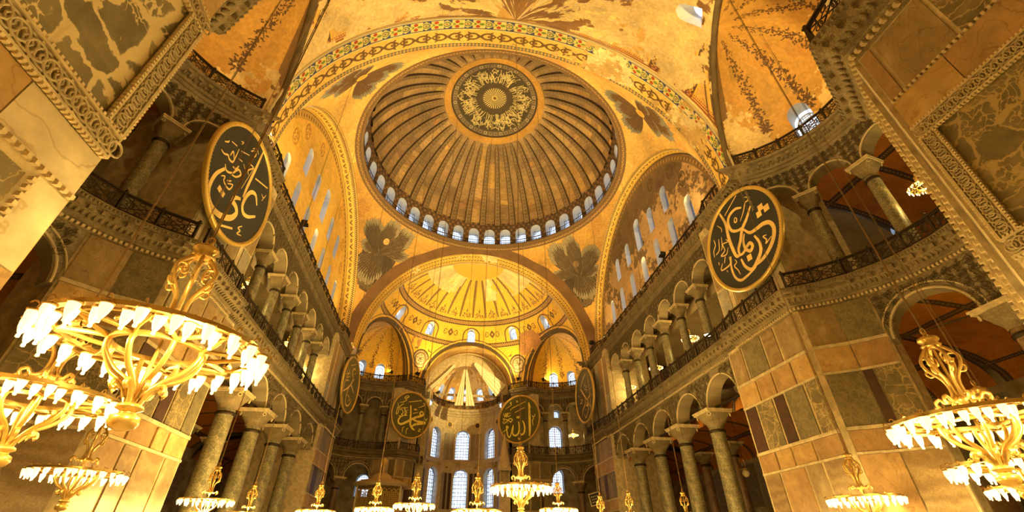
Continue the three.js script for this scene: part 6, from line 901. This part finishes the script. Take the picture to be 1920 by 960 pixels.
for (const S of SIDES) {
  const x = S.sg * 16.42 - (S.sg < 0 ? S.dx : 0), xp = S.Cw.x + 0.18 * S.sg;
  for (const z of [13, 0, -13]) floodlight(`floodlight on the ${S.word} upper cornice, ${z > 5 ? 'western' : z < -5 ? 'eastern' : 'middle'} one of three, aimed at the dome`, [x + S.sg * 0.6, 24.75, z], [-S.sg * 5, 48, z * 0.3], 440, 62);
  floodlight(`floodlight on the ${S.word} upper cornice aimed at the near arch and half dome`, [xp + S.sg * 0.55, 24.75, 16.2], [-S.sg * 5, 38, 21], S.sg > 0 ? 1000 : 640, 62);
  floodlight(`floodlight on the ${S.word} upper cornice aimed at the opposite tympanum`, [x, 25.62, 6], [-S.sg * 16, 29, -1], S.sg > 0 ? 800 : 240, 60);
  floodlight(`floodlight on the ${S.word} east upper cornice aimed into the golden half dome`, [S.sg * 8.3, 25.62, -31.55], [-S.sg * 3, 37, -24], 420, 68);
  floodlight(`floodlight on the far ${S.word} pier cornice washing the golden half dome`, [xp + S.sg * 0.62, 24.75, -16.4], [-S.sg * 2, 34, -30], 950, 62);
  floodlight(`floodlight on the upper cornice of the near ${S.word} pier aimed at the near conch`, [S.P1.x - S.sg * 0.1, 25.62, S.P1.z - 0.75], [S.sg * 12, 28, 22], 360, 66);
}
for (const S of SIDES) { const e = S.exE, p = e.at(1.15, e.r - 0.32); floodlight(`added floodlight on the railing of the far ${S.word} exedra aimed into its shell vault`, [p.x, 25.62, p.z], [e.at(-0.3).x, 27.5, e.at(-0.3).z], 90, 75); }  // added lamps, put here to brighten the far shell vaults
floodlight('added floodlight on the far right pier railing aimed at the white drapes', [15.88, 25.62, -15.4], [0.5, 25.2, -35.3], 2200, 16, FLOOD, 0.5);  // added narrow beam that brightens the drapes
floodlight('floodlight on the left apse cornice lighting the drapes and apse vault', [-4.9, 24.5, -37.3], [1, 28, -40], 12, 70);
floodlight('floodlight on the right apse cornice lighting the apse vault', [4.9, 24.5, -37.3], [-1, 28, -40], 12, 70);

// ---------------------------------------------------------------- loose hanging cords and wires
for (const [x, z, y0, y1, l] of [[-1.2, -15.2, 6, 40.5, 'thin cord hanging from the dome left of its axis'], [2.5, -15.0, 6, 40.5, 'thin cord hanging from the dome right of its axis'], [6.2, -13.9, 6, 40.5, 'thin cord hanging before the far right seraph'], [-6.4, -13.8, 6, 40.5, 'thin cord hanging before the far left seraph'], [-11.2, -17.2, 5, 34.9, 'thin cord hanging before the far left conch'], [9.6, -17.2, 5, 36.2, 'thin cord hanging before the far right conch']]) { const o = thing('hanging_cord', l, 'cord', 'thin cords hanging from the vaults'); mesh('cord', rod([x, y0, z], [x, y1, z], 0.022, 5), cordMat, o); }
{ const o = thing('tie_rod', 'long thin iron tie rod across the near right exedra arch', 'tie rod'); const a = SIDES[0].exW.at(0.55, SIDES[0].exW.r + 0.45), b = SIDES[0].exW.at(1.01, SIDES[0].exW.r + 0.45); mesh('rod', rod([a.x, 10.4, a.z], [b.x, 10.4, b.z], 0.035), iron, o); }

renderer.render(scene, camera);
